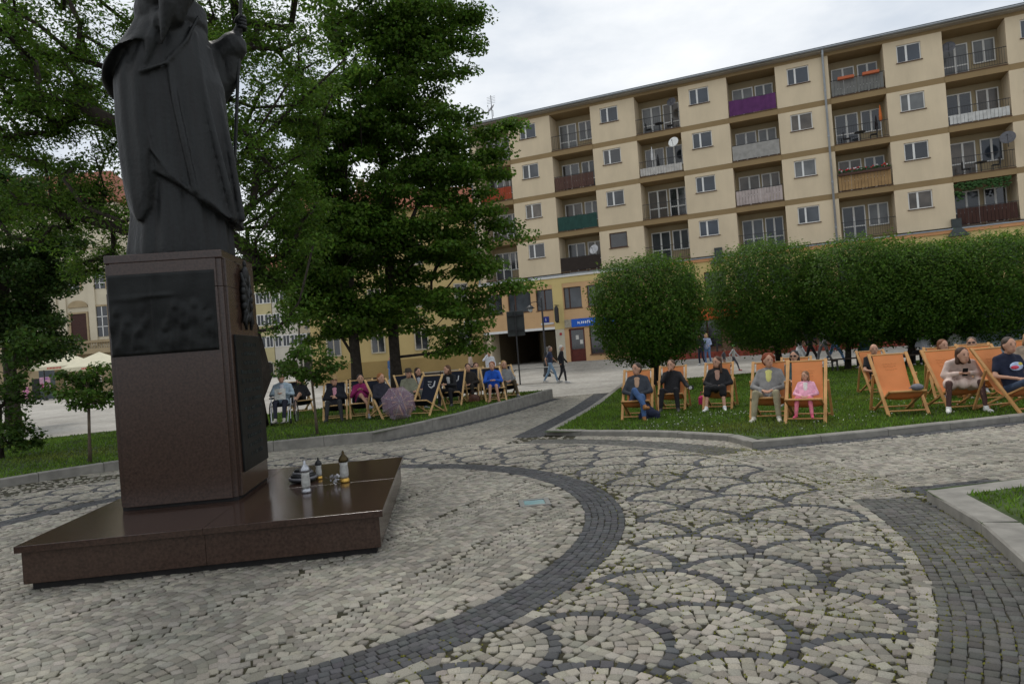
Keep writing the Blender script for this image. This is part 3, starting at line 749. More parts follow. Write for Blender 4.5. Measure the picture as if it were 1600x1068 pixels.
# neck, collar, head with cap, bowed slightly forward
rt(mb, [(.15, 0, 2.40), (.19, 0, 2.56), (.22, 0, 2.66)], [.20, .13, .11], 14)
mb.ell((.27, 0, 2.84), (.15, .135, .19), 16, 12); mb.ell((.34, 0, 2.78), (.09, .10, .12), 12, 8)
mb.ell((.425, 0, 2.83), (.035, .028, .05), 8, 6); mb.ell((.25, 0, 2.95), (.14, .13, .09), 14, 8)
for s in (-1, 1): mb.ell((.25, s * .135, 2.83), (.04, .02, .055), 8, 6); mb.ell((.39, s * .05, 2.87), (.02, .03, .012), 8, 6)
fing = MB()
for k in range(4):       # fingers closed round the staff and the raised hand's fingers
    z = 2.37 + k * .034
    fing.tube([(.69, .36, z), (.75, .35, z + .006), (.765, .30, z + .008), (.74, .255, z + .006), (.695, .255, z)], [.019, .02, .02, .018, .014], 8)
    y = -.44 + k * .027; L = (.10, .115, .11, .085)[k]
    fing.tube([(.80, y, 3.19), (.825, y, 3.19 + L * .5), (.84, y, 3.19 + L)], [.017, .016, .012], 8)
fing.tube([(.67, .25, 2.41), (.70, .235, 2.45), (.73, .25, 2.49)], [.02, .019, .014], 8)
fing.tube([(.80, -.34, 3.10), (.84, -.315, 3.15), (.86, -.31, 3.20)], [.02, .018, .013], 8)
fuse(mb, 'figure', bronze_m, st, .016, 1, fing)
def staff_x(z): return .41 + .123 * z
mb = MB(); mb.tube([(staff_x(z), .30, z) for z in (0, 1, 2, 3.35)], .019, 10)
mb.lathe([(.03, -.02), (.034, 0), (.02, .02)], 12, (staff_x(2.9), .30, 2.9)); mb.tube([(staff_x(3.35), .30, 3.3), (staff_x(3.6), .30, 3.6)], .014, 8)
mb.tube([(staff_x(3.47), .17, 3.44), (staff_x(3.47), .30, 3.47), (staff_x(3.47), .43, 3.44)], .012, 8)
mb.build('staff', bronze_m, st, smooth=True)

st.scale = (.95, .97, 1.07)
# ---------------- grave candles on the plinth
def candle(px, py, label, h, body, lidc, foot, silver=False):
    p = at_z(px, py, PZ); r = empty('grave_candle', (p[0], p[1], PZ + .001), 0, label, 'candle', None); s = h / .32
    MB().lathe([(.045 * s, 0), (.048 * s, .008 * s), (.047 * s, .03 * s), (.034 * s, .045 * s)], 18).build('foot', foot, r, smooth=True)
    MB().lathe([(.036 * s, .045 * s), (.043 * s, .07 * s), (.043 * s, .12 * s), (.038 * s, .17 * s), (.043 * s, .205 * s)], 18).build('glass_body', body, r, smooth=True)
    MB().lathe([(.048 * s, .205 * s), (.050 * s, .222 * s), (.046 * s, .24 * s), (.032 * s, .262 * s), (.014 * s, .282 * s), (.013 * s, .305 * s), (.004, .318 * s)], 18).build('lid', lidc, r, smooth=True)
white_w = mat((.36, .36, .34), .15, .25, 30, spec=.6); silver = mat((.35, .36, .38), .3, .3, 40, metal=.8); blk = mat((.015, .015, .016), .35, .2, 30); gold = mat((.55, .34, .08), .3, .2, 30, metal=.8)
candle(479, 769, 'white grave candle with silver and black lid on the plinth edge', .32, white_w, silver, silver)
candle(499, 748, 'small white grave candle with plain black lid beside the dark ribbed bowl', .24, white_w, blk, gold)
candle(539, 753, 'tall white grave candle with black and gold lid and gold foot', .335, white_w, mat((.05, .035, .012), .3, .4, 30, metal=.5), gold)
p = at_z(474, 752, PZ); r = empty('grave_lantern_bowl', (p[0], p[1], PZ + .001), 0, 'dark ribbed bowl shaped grave light between the candles', 'bowl')
MB().lathe([(.06, 0), (.13, .012), (.15, .03)], 22).build('saucer', blk, r, smooth=True)
for k in range(4): MB().lathe([(.148 - .02 * k, .033 + .028 * k), (.155 - .022 * k, .045 + .028 * k), (.14 - .022 * k, .058 + .028 * k)], 22).build('rib', blk if k % 2 else mat((.12, .12, .13), .3, .2, 20), r, smooth=True)
p = at_z(524, 757, PZ); rs = random.Random(3)
mb = MB()
for k in range(16):
    c = np.array([rs.gauss(0, .035), rs.gauss(0, .03), rs.uniform(.005, .05)]); u = np.array([rs.uniform(-1, 1) for _ in range(3)]) * .045; v = np.array([rs.uniform(-1, 1) for _ in range(3)]) * .04
    mb.add([c, c + u, c + u * .6 + v, c + v], [(0, 1, 2, 3)])
o = mb.build('crumpled_foil', mat((.6, .62, .65), .25, .1, 20, metal=.5)); o.location = (p[0], p[1], PZ + .03); tag(o, 'crumpled piece of silvery foil lying beside the gold footed candle', 'foil')

# ================================================================== APARTMENT BLOCK
CREAM = (.62, .515, .36); TAN = (.27, .19, .095)
def streaked(col, name, amt=.07):
    m = mat(col, .9, .05, .6, .15, 120, name=name); nt = m.node_tree; b = nt.nodes['Principled BSDF']; src = b.inputs['Base Color'].links[0].from_socket
    ge = nt.nodes.new('ShaderNodeNewGeometry'); mp = nt.nodes.new('ShaderNodeMapping'); mp.inputs['Scale'].default_value = (.8, .8, .2); nt.links.new(ge.outputs['Position'], mp.inputs[0])
    n = nt.nodes.new('ShaderNodeTexNoise'); n.inputs['Scale'].default_value = 1.3; n.inputs['Detail'].default_value = 9; n.inputs['Roughness'].default_value = .68; nt.links.new(mp.outputs[0], n.inputs['Vector'])
    r = nt.nodes.new('ShaderNodeMapRange'); r.inputs['From Min'].default_value = .35; r.inputs['From Max'].default_value = .7; r.inputs['To Min'].default_value = 1.06; r.inputs['To Max'].default_value = 1 - amt; nt.links.new(n.outputs['Fac'], r.inputs['Value'])
    sc = nt.nodes.new('ShaderNodeVectorMath'); sc.operation = 'SCALE'; nt.links.new(src, sc.inputs[0]); nt.links.new(r.outputs[0], sc.inputs['Scale']); nt.links.new(sc.outputs[0], b.inputs['Base Color']); return m
wall_m = streaked(CREAM, 'cream_render'); tan_m = mat(TAN, .9, .06, 1.0, .1, 100, name='tan_band')
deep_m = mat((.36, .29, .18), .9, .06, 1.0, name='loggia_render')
yel_m = mat((.58, .46, .20), .9, .07, .8, .1, 90, name='yellow_render'); org_m = mat((.56, .36, .19), .9, .07, .8, .1, 90, name='apricot_render')
white_m = mat((.72, .72, .70), .5, .04, 6, name='white_frame'); roof_m = mat((.045, .055, .055), .6, .2, 4, name='roof_sheet')
glass = glass_mat((.018, .02, .024)); glass2 = mat((.055, .062, .07), .12, .6, .8, spec=.55, name='window_glass_curtained'); GL = [glass, glass2, mat((.13, .135, .135), .15, .35, 1.2, spec=.5, name='net_curtain'), mat((.10, .085, .07), .15, .5, 1.0, spec=.5, name='warm_curtain'), mat((.03, .04, .055), .08, .5, .6, spec=.6, name='blue_glass')]; metal_m = mat((.30, .32, .34), .4, .12, 8, metal=.7, name='zinc_pipe')
rail_m = mat((.03, .03, .032), .5, .2, 20, name='black_rail'); brownf_m = mat((.07, .03, .018), .5, .2, 12, name='brown_frame'); sill_m = mat((.10, .055, .03), .6, .2, 8, name='brown_sill')
apt = empty('apartment_building', (FO[0], FO[1], 0), FYAW, 'long cream five storey apartment block with tan bands and recessed balconies', 'building')
FL = [6.70, 9.70, 12.70, 15.70]; SOF = 18.42; BAND = .36; DEP = 1.45
U = [0, 3.35, 6.46, 9.68, 12.74, 15.93, 18.97, 22.12, 25.21, 28.33, 31.49, 34.65, 37.7, 40.9]
walls = [(U[i], U[i + 1]) for i in range(0, len(U) - 1, 2)]; logs = [(-2.74, 0)] + [(U[i], U[i + 1]) for i in range(1, len(U) - 1, 2)]
U0, U1 = -3.32, 40.9
# body behind the loggias and roof
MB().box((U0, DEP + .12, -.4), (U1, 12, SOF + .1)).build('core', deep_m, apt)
MB().box((U0 - .25, -.45, SOF + .22), (U1 + .3, 12.3, SOF + .32)).build('eaves', mat((.33, .30, .25), .8, .1), apt)
rf = MB().add([(U0 - .3, -.55, SOF + .325), (U1 + .3, -.55, SOF + .325), (U1 + .3, 12.4, SOF + .325), (U0 - .3, 12.4, SOF + .325), (U0 - .3, -.55, SOF + .47), (U1 + .3, -.55, SOF + .47), (U1 + .3, 6, SOF + 1.1), (U0 - .3, 6, SOF + 1.1), (U1 + .3, 12.4, SOF + .47), (U0 - .3, 12.4, SOF + .47)],
   [(0, 3, 2, 1), (0, 1, 5, 4), (4, 5, 6, 7), (7, 6, 8, 9), (3, 9, 8, 2), (1, 2, 8, 6, 5), (0, 4, 7, 9, 3)]).build('roof', roof_m, apt)
mb = MB(); mb.tube([(U0 - .3, -.58, SOF + .34), (U1 + .3, -.58, SOF + .34)], .07, 8); mb.build('gutter', metal_m, rf)
for uu in (-2.0, 1.4, 13.5, 27.0):
    mb = MB().box((uu, 3.5, SOF + .6), (uu + .9, 4.3, SOF + 1.75)); mb.box((uu - .08, 3.42, SOF + 1.75), (uu + .98, 4.38, SOF + 1.85)); mb.build('chimney', mat((.12, .10, .09), .9, .2, 4), rf)
def dish(parent, p, r, colm, aim=(0, -1, .35)):
    u, v, d = basis(aim); mb = MB(); rings = []
    for q, off in ((.02, 0), (.5, .05), (.85, .13), (1, .19), (.99, .2), (.5, .065), (.02, .015)):
        rings.append([np.array(p) + (u * math.cos(a) + v * math.sin(a)) * r * q + d * off * r for a in np.linspace(0, 2 * math.pi, 20, endpoint=False)])
    mb.loft(rings); o = mb.build('satellite_dish', colm, parent, smooth=True)
    m2 = MB(); m2.tube([np.array(p), np.array(p) - d * .15, np.array(p) - d * .15 + np.array([0, 0, -.45])], .018, 6); m2.tube([np.array(p) + v * -r * .9, np.array(p) + d * r * .9], .012, 6); m2.box(tuple(np.array(p) + d * r * .9 - .03), tuple(np.array(p) + d * r * .9 + .03)); m2.build('dish_arm', rail_m, o)
grey_d = mat((.10, .10, .11), .4, .2, 10); white_d = mat((.75, .75, .72), .5, .05, 10)
for k, uu in enumerate((-2.75, -1.35)):
    dish(rf, (uu, .3, SOF + 1.5), .42, grey_d, (-.5, -.6, .6)); m2 = MB(); m2.tube([(uu, .35, SOF + .5), (uu, .35, SOF + 1.9 + .7 * k)], .025, 6)
    if k: 
        for q in range(5): m2.tube([(uu - .35, .35, SOF + 2.0 + .12 * q), (uu + .35, .35, SOF + 2.0 + .12 * q)], .01, 5)
    m2.build('aerial_mast', rail_m, rf)
def wall_with_hole(mbw, u0, u1, v0, v1, z0, z1, h):
    hu0, hu1, hz0, hz1 = h
    mbw.box((u0, v0, z0), (hu0, v1, z1)); mbw.box((hu1, v0, z0), (u1, v1, z1)); mbw.box((hu0, v0, z0), (hu1, v1, hz0)); mbw.box((hu0, v0, hz1), (hu1, v1, z1))
def window(u0, u1, z0, z1, v, leaves=(.42, .58), fm=None, gm=None, sill=True, name='window', fw=.065, mid=None):
    fm = fm or white_m; gm = gm or random.choice((glass, glass2, glass2, glass))
    mb = MB(); mb.box((u0, v, z0), (u1, v + .07, z0 + fw)); mb.box((u0, v, z1 - fw), (u1, v + .07, z1)); mb.box((u0, v, z0 + fw), (u0 + fw, v + .07, z1 - fw)); mb.box((u1 - fw, v, z0 + fw), (u1, v + .07, z1 - fw))
    x = u0
    edges = [u0]
    for l in leaves: x += l * (u1 - u0); edges.append(x)
    for e in edges[1:-1]: mb.box((e - fw * .85, v - .004, z0 + fw), (e + fw * .85, v + .066, z1 - fw))
    if mid: mb.box((u0 + fw, v + .002, mid - .035), (u1 - fw, v + .068, mid + .035))
    w = mb.build(name, fm, apt)
    for a, b in zip(edges, edges[1:]):
        m = MB().box((a + fw * .6, v + .03, z0 + fw * .5), (b - fw * .6, v + .045, z1 - fw * .5)); m.build('pane', gm, w)
    if sill: MB().box((u0 - .06, v - .18, z0 - .05), (u1 + .06, v, z0 - .004)).build('sill', sill_m if sill is True else sill, w)
    return w
mbw = MB(); mbd = MB()
for i, (a, b) in enumerate(walls):
    for j, z in enumerate(FL):
        top = FL[j + 1] - BAND if j < 3 else SOF
        wo = a + (.90 if i == 0 else .71); h = (wo, wo + 1.30, z + 1.35, z + 2.43)
        m = MB(); wall_with_hole(m, a, b, 0, .22, z, top, h); m.box((a, .22, z), (a + .15, DEP + .12, top)); m.box((b - .15, .22, z), (b, DEP + .12, top)); m.build('wall_panel', wall_m, apt)
        MB().box((wo - .02, .24, z + 1.3), (wo + 1.32, .30, z + 2.5)).build('window_reveal', mat((.05, .045, .04), .9, .1), apt)
        if i == 1 and j == 0: window(*h[:2], *h[2:], .10, (1.0,), brownf_m, glass)
        else: window(*h[:2], *h[2:], .10, (.40, .60) if (i + j) % 3 else (.36, .64), gm=GL[(i * 7 + j * 3 + i * j) % 5])
    for j in (1, 2, 3):
        MB().box((a, .012, FL[j] - BAND), (b, .3, FL[j])).build('storey_band', tan_m, apt)
MB().box((U0, 0, -.4), (-2.74, DEP + .12, SOF)).build('corner_pier', wall_m, apt)
MB().box((U0, -.001, SOF + .001), (U1, DEP + .1, SOF + .22)).build('frieze', tan_m, apt)
# loggias: slab, ceiling, back wall openings, railing with its own screen
SCREEN = {(0, 3): ('slat', (.24, .23, .22)), (0, 2): ('red', (.28, .05, .02)), (1, 2): ('slat', (.085, .045, .035)), (1, 1): ('cloth', (.02, .06, .05)), (1, 0): ('solid', (.03, .022, .018)),
          (2, 2): ('low', (.45, .43, .40)), (3, 3): ('cloth', (.10, .03, .11)), (3, 2): ('solid', (.30, .29, .27)), (3, 1): ('slat', (.40, .34, .32)),
          (4, 3): ('slat', (.16, .16, .15)), (4, 1): ('slat', (.32, .20, .09)), (5, 2): ('low', (.50, .50, .48)), (5, 0): ('slat', (.05, .022, .016)), (6, 1): ('slat', (.3, .25, .2))}
for i, (a, b) in enumerate(logs):
    for j, z in enumerate(FL):
        top = FL[j + 1] - BAND if j < 3 else SOF
        if j: MB().box((a, -.02, z - BAND), (b, DEP + .1, z - .001)).build('balcony_slab', tan_m, apt)
        MB().box((a, -.06, z), (b, .16, z + .045)).build('balcony_edge', sill_m, apt)
        w = b - a; v = DEP + .03
        door = (a + .22, a + .22 + 1.35, z + .10, z + 2.25); win = (b - .2 - 1.15, b - .2, z + (.10 if (i + j) % 2 else .85), z + 2.25)
        window(door[0], door[1], door[2], door[3], v, (.5, .5), gm=GL[(i * 5 + j * 2 + 1) % 5], sill=False, name='balcony_door', mid=z + .95)
        window(win[0], win[1], win[2], win[3], v, (.5, .5), gm=GL[(i * 3 + j * 4) % 5], sill=False, mid=(z + .95 if (i + j) % 2 else None))
        r = MB(); zt = z + 1.08; r.bar((a + .02, .03, zt), (b - .02, .03, zt), .045, .03); r.bar((a + .02, .03, z + .14), (b - .02, .03, z + .14), .03, .02)
        n = int(w / .125)
        for k in range(1, n): r.bar((a + w * k / n, .03, z + .15), (a + w * k / n, .03, zt - .01), .014)
        rl = r.build('railing', rail_m, apt)
        s = SCREEN.get((i, j))
        if s:
            kind, c = s; m = mat(c, .85, .18, 3, .1, 30)
            if kind in ('slat', 'low', 'red'):
                z1 = z + (1.03 if kind != 'low' else .62); nn = int(w / .19)
                for k in range(nn): MB().box((a + .08 + (w - .16) * k / nn, -.012, z + .1), (a + .08 + (w - .16) * (k + .9) / nn, .010, z1 + random.uniform(-.01, .01))).build('screen_slat', m, rl)
            elif kind == 'solid': MB().box((a + .06, -.012, z + .1), (b - .06, .01, z + 1.05)).build('screen_panel', m, rl)
            else:
                n = 60; rr = [[(a + .06 + (w - .12) * k / n, -.02 + .022 * math.sin(k * 1.1 + q), zz + (.03 * math.sin(k * .25) if q else 0)) for k in range(n + 1)] for q, zz in enumerate((z + .08, z + 1.07))]
                q = MB(); q.add(rr[0] + rr[1], [(k, k + 1, n + 2 + k, n + 1 + k) for k in range(n)]); q.build('screen_cloth', m, rl, smooth=True)
# things on the balconies
def bal(i, j): return logs[i][0], logs[i][1], FL[j]
a, b, z = bal(2, 2); dish(apt, (b - .5, -.25, z + 2.0), .36, white_d, (-.25, -1, .3))
a, b, z = bal(2, 3); dish(apt, (b - .5, .2, z + 1.9), .33, grey_d, (-.2, -1, .4))
a, b, z = bal(1, 0); dish(apt, (b - .5, .1, z + 1.45), .36, mat((.35, .35, .36), .3, .2, 5, metal=.6), (-.25, -1, .3))
a, b, z = bal(5, 3); dish(apt, (a + .35, .2, z + 1.75), .36, grey_d, (-.2, -1, .35))
a, b, z = bal(5, 1); dish(apt, (b - .35, -.2, z + 1.75), .40, grey_d, (-.3, -1, .35))
def furniture(i, j):
    a, b, z = bal(i, j); t = empty('balcony_table_set', (0, 0, 0), 0); t.parent = apt; t.name = 'balcony_table'
    m = MB(); c = (a + b) / 2; m.lathe([(.32, .70), (.33, .72), (.32, .74)], 14, (c, .6, z)); m.tube([(c, .6, z), (c, .6, z + .7)], .03, 6)
    m.build('tabletop', rail_m, t)
    for s in (-.75, .75):
        q = MB(); q.box((c + s - .2, .4, z + .42), (c + s + .2, .8, z + .46)); q.box((c + s + (.18 if s > 0 else -.22), .4, z + .46), (c + s + (.22 if s > 0 else -.18), .8, z + .88))
        for x in (-.18, .18):
            for y in (.42, .78): q.bar((c + s + x, y, z), (c + s + x, y, z + .42), .03)
        q.build('chair', rail_m, t)
for ij in ((2, 3), (4, 2), (5, 1)): furniture(*ij)
def closed_parasol(i, j, f, c):
    a, b, z = bal(i, j); u = a + f * (b - a); m = MB(); m.lathe([(.03, 0), (.10, .12), (.085, .5), (.03, .95), (.01, 1.05)], 10, (u, .35, z + 1.1)); o = m.build('folded_parasol', mat(c, .8, .15, 6), apt, smooth=True)
    MB().tube([(u, .35, z), (u, .35, z + 1.1)], .02, 6).build('parasol_pole', white_m, o)
closed_parasol(2, 2, .3, (.6, .6, .6)); closed_parasol(4, 2, .88, (.6, .16, .04))
a, b, z = bal(4, 1)
fl = MB(); MB().box((a + .1, -.22, z + 1.0), (b - .1, -.02, z + 1.15)).build('flower_box', brownf_m, apt)
rs = random.Random(2)
mg, mr_, mw = MB(), MB(), MB()
for _ in range(120): mg.ell((rs.uniform(a + .1, b - .1), -.12 + rs.gauss(0, .07), z + 1.2 + rs.uniform(-.05, .12)), (.06, .05, .04), 5, 4)
for _ in range(34): (mr_ if rs.random() < .7 else mw).ell((rs.uniform(a + .1, b - .1), -.18 + rs.gauss(0, .05), z + 1.3 + rs.uniform(-.04, .1)), (.055, .045, .045), 6, 4)
o = mg.build('geranium_leaves', mat((.03, .08, .02), .8, .3, 9), apt); mr_.build('red_blossoms', mat((.5, .02, .03), .7, .2, 9), o); mw.build('white_blossoms', mat((.65, .6, .6), .7, .1, 9), o)
a, b, z = bal(4, 3)
for q in (.15, .6): MB().box((a + q * (b - a), -.28, z + 1.0), (a + (q + .3) * (b - a), -.04, z + 1.16)).build('flower_box', mat((.45, .12, .05), .7, .1), apt)
a, b, z = bal(5, 0); mg = MB(); rs = random.Random(5)
for _ in range(260):
    u = rs.uniform(a + .05, b - .3); mg.ell((u, .05 + rs.gauss(0, .08), z + 2.55 - abs(rs.gauss(0, .22)) - (.5 if u < a + .4 and rs.random() < .6 else 0)), (.09, .05, .06), 5, 4)
mg.build('creeper', mat((.03, .075, .018), .8, .4, 6), apt)
# downpipes
for uu, zt, zb in ((21.83, SOF + .3, 6.5), (-3.28, SOF + .3, .3)):
    m = MB(); m.tube([(uu, -.5, zt), (uu, -.12, zt - .35), (uu, -.12, zb)], .065, 10)
    for z in np.arange(zb + 1, zt - 1, 2.9): m.tube([(uu, -.12, z), (uu, -.12, z + .06)], .082, 10)
    m.build('downpipe', mat((.42, .46, .50), .45, .08, 8, metal=.3), apt, smooth=True)
# ---- ground storey and mezzanine
CZ = 6.54
MB().box((U0, -.34, CZ - .02), (U1, .1, CZ + .05)).build('ledge_flashing', metal_m, apt)
MB().box((U0, -.30, CZ - .16), (11, .1, CZ - .022)).build('cornice', white_m, apt); MB().box((11.003, -.30, CZ - .22), (U1, .1, CZ - .022)).build('cornice', mat((.55, .28, .13), .9, .08, 1), apt)
MB().box((U0, -.22, CZ - .62), (U1, .12, CZ - .165 if False else CZ - .225)).build('fascia', yel_m, apt)
MB().box((U0, -.2, CZ - .225), (U1, .12, CZ - .165)).build('fascia_moulding', yel_m, apt)
def gwall(u0, u1, z0, z1, m, v=-.2, name='shopfront_wall', holes=()):
    q = MB(); xs = sorted(holes); x = u0
    for (h0, h1, hz0, hz1) in xs:
        q.box((x, v, z0), (h0, .12, z1)); q.box((h0, v, z0), (h1, .12, hz0)) if hz0 > z0 + .01 else None; q.box((h0, v, hz1), (h1, .12, z1)) if hz1 < z1 - .01 else None; x = h1
    q.box((x, v, z0), (u1, .12, z1)); return q.build(name, m, apt)
mez = [(-2.8, -1.5, 4.1, 5.65), (-1.02, .86, 4.1, 5.65), (1.28, 2.60, 4.08, 5.62), (3.46, 4.82, 4.05, 5.6), (5.25, 6.6, 4.05, 5.6)] + [(7.4 + 2.05 * k, 8.8 + 2.05 * k, 4.05, 5.6) for k in range(16)]
gwall(U0, 2.62, 3.62, CZ - .62, org_m, holes=mez[:3]); gwall(2.62, 3.40, 2.6, CZ - .62, yel_m, v=-.24, name='pilaster'); gwall(3.40, 11, 3.4, CZ - .62, org_m, holes=mez[3:6]); gwall(11, U1, 3.4, CZ - .62, yel_m, holes=[h for h in mez[6:] if h[0] > 11.1])
MB().box((U0, -.19, 2.72), (2.62, .12, 3.62)).build('passage_fascia', org_m, apt); MB().box((-3.2, -.23, 2.62), (2.66, -.19, 2.80)).build('passage_trim', white_m, apt); MB().box((2.62, -.21, -.3), (3.32, .12, 2.6)).build('passage_pier', mat((.50, .46, .36), .9, .08, 1.5), apt)
for k, h in enumerate(mez):
    window(h[0], h[1], h[2], h[3], -.05, ((.3, .7) if k % 2 else (.5, .5)), brownf_m, glass2 if k in (1, 3) else glass, sill=True, fw=.05)
    MB().box((h[0], .0, h[2]), (h[1], .04, h[3])).build('window_reveal', mat((.04, .035, .03), .9, .1), apt)
# passage: dark vaulted way through
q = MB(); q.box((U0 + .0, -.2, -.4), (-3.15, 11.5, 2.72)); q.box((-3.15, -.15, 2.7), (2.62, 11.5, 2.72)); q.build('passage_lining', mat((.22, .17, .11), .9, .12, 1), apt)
core = next(o for o in apt.children if o.name.startswith('core'))
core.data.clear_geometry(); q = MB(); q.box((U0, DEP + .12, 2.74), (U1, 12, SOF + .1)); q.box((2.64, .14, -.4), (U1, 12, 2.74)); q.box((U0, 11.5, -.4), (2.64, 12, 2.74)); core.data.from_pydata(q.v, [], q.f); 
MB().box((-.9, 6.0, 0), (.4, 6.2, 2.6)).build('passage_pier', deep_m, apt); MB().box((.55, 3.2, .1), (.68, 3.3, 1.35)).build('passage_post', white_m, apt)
# shop: door, sign, window
gwall(3.32, 11, -.3, 3.4, org_m, holes=[(3.65, 4.84, .0, 2.56), (5.2, 7.2, .58, 2.56), (7.9, 10.2, .58, 2.56)])
window(3.65, 4.84, .16, 2.56, -.08, (1.0,), mat((.10, .018, .012), .5, .2, 8), glass, sill=False, name='shop_door', fw=.12, mid=1.0)
MB().box((3.77, -.06, .28), (4.72, -.03, .97)).build('door_panel', mat((.10, .018, .012), .5, .2, 8), apt)
for h in ((5.2, 7.2), (7.9, 10.2)): window(h[0], h[1], .58, 2.56, -.08, (.5, .5), brownf_m, glass, sill=True, name='shop_window')
for uu, zz in ((4.12, 1.75), (4.42, 1.4), (5.5, 2.1), (6.3, 1.6)): MB().box((uu, -.062, zz), (uu + .22, -.055, zz + .30)).build('paper_notice', mat((.6, .58, .54), .8, .06), apt)
sg = MB().box((3.95, -.34, 2.66), (7.2, -.20, 3.24)).build('shop_sign', mat((.010, .10, .50), .45, .1, 3), apt)
MB().box((3.42, -.34, 2.66), (3.94, -.20, 3.24)).build('sign_emblem_panel', mat((.35, .31, .24), .7, .4, 14), apt)
ltr = mat((.75, .78, .82), .6, .05)
mb = MB(); rs = random.Random(8); uu = 4.42
while uu < 5.5:
    h = rs.uniform(.17, .24); mb.box((uu, -.348, 2.86), (uu + .035, -.341, 2.86 + h)); mb.box((uu + .037, -.348, 2.86 + rs.choice((0, h - .04, h / 2))), (uu + .09, -.341, 2.90 + rs.choice((0, h - .04)))); uu += rs.uniform(.12, .16)
tag(mb.build('sign_lettering', ltr, sg), kind='stuff')
mb = MB(); mb.lathe([(.02, 0), (.19, .0), (.19, .02)], 18); o = mb.build('sign_badge', mat((.10, .10, .08), .5, .5, 20), sg); o.rotation_euler = (R(90), 0, 0); o.location = (6.1, -.341, 2.95)
# house number, plaques, hanging lantern sign
mb = MB().box((1.55, -.235, 3.02), (2.55, -.19, 3.14)); pl = mb.build('street_plate', mat((.62, .64, .68), .5, .05), apt)
mb = MB().box((1.72, -.24, 3.17), (2.2, -.19, 3.60)); pl = mb.build('number_plaque', mat((.012, .03, .22), .5, .1), apt)
text_mesh('1', .34, ltr, pl, (1.96, -.245, 3.36), (R(90), 0, 0))
MB().box((2.95, -.255, 2.15), (3.12, -.21, 2.32)).build('house_number', mat((.35, .02, .03), .5, .1), apt)
m = MB(); m.bar((3.0, -.24, 4.35), (3.0, -1.0, 4.35), .05); m.bar((3.0, -.24, 3.1), (3.0, -.8, 3.1), .05); m.lathe([(.05, -1.25), (.17, -1.1), (.17, -.2), (.08, 0)], 8, (3.0, -.72, 4.3)); m.build('hanging_lantern_sign', rail_m, apt)
# right-hand part of the ground storey (seen past the trees): dark shopfronts, red terrace, orange awning
gwall(11, U1, -.3, 3.4, mat((.16, .09, .06), .8, .2, 2), holes=[(11.6 + 3.4 * k, 14.4 + 3.4 * k, .5, 2.7) for k in range(8)])
for k in range(8): window(11.6 + 3.4 * k, 14.4 + 3.4 * k, .5, 2.7, -.08, (.34, .33, .33), brownf_m, glass, sill=True, name='shop_window')
aw = MB(); aw.add([(12.3, -.25, 3.3), (15.6, -.25, 3.3), (15.6, -1.5, 2.7), (12.3, -1.5, 2.7), (12.3, -1.5, 2.35), (15.6, -1.5, 2.35), (12.3, -.25, 3.26), (15.6, -.25, 3.26), (15.6, -1.46, 2.66), (12.3, -1.46, 2.66)], [(0, 3, 2, 1), (3, 4, 5, 2), (6, 7, 8, 9)]); aw.build('awning', mat((.55, .09, .03), .85, .1, 2), apt)
# lamp-like roof dormer vents on the ledge
for uu in (14.6, 28.3):
    m = MB(); m.box((uu - .25, -.25, CZ + .05), (uu + .25, .0, CZ + .62)); m.add([(uu - .55, -.7, CZ - .45), (uu + .55, -.7, CZ - .45), (uu + .55, -.2, CZ - .45), (uu - .55, -.2, CZ - .45), (uu - .2, -.35, CZ + .05), (uu + .2, -.35, CZ + .05), (uu + .2, -.2, CZ + .05), (uu - .2, -.2, CZ + .05)], [(0, 3, 2, 1), (4, 5, 6, 7), (0, 1, 5, 4), (1, 2, 6, 5), (2, 3, 7, 6), (3, 0, 4, 7)]); m.build('wall_vent', roof_m, apt)
# terrace in front of the shops
def fpt(u, v, z): return (FO[0] + FD[0] * u + FN[0] * v, FO[1] + FD[1] * u + FN[1] * v, z)
ter = empty('cafe_terrace', fpt(11.5, -4.6, -.1), FYAW, 'low brick red cafe terrace along the shopfronts behind the clipped trees', 'terrace')
red_m = mat((.20, .045, .028), .85, .25, 3, .2, 40, name='terrace_red')
MB().box((0, 0, -.1), (27, 3.6, .34)).build('deck', red_m, ter)
for k in range(19): MB().box((k * 1.43, -.06, -.12), (k * 1.43 + 1.38, -.002, .42)).build('front_board', red_m, ter)
for k in range(10): MB().box((k * 2.9 + .05, .05, .34), (k * 2.9 + .15, .15, 1.15)).build('post', rail_m, ter)
m = MB(); m.bar((0, .1, 1.12), (26.5, .1, 1.12), .05); m.build('rail', rail_m, ter)

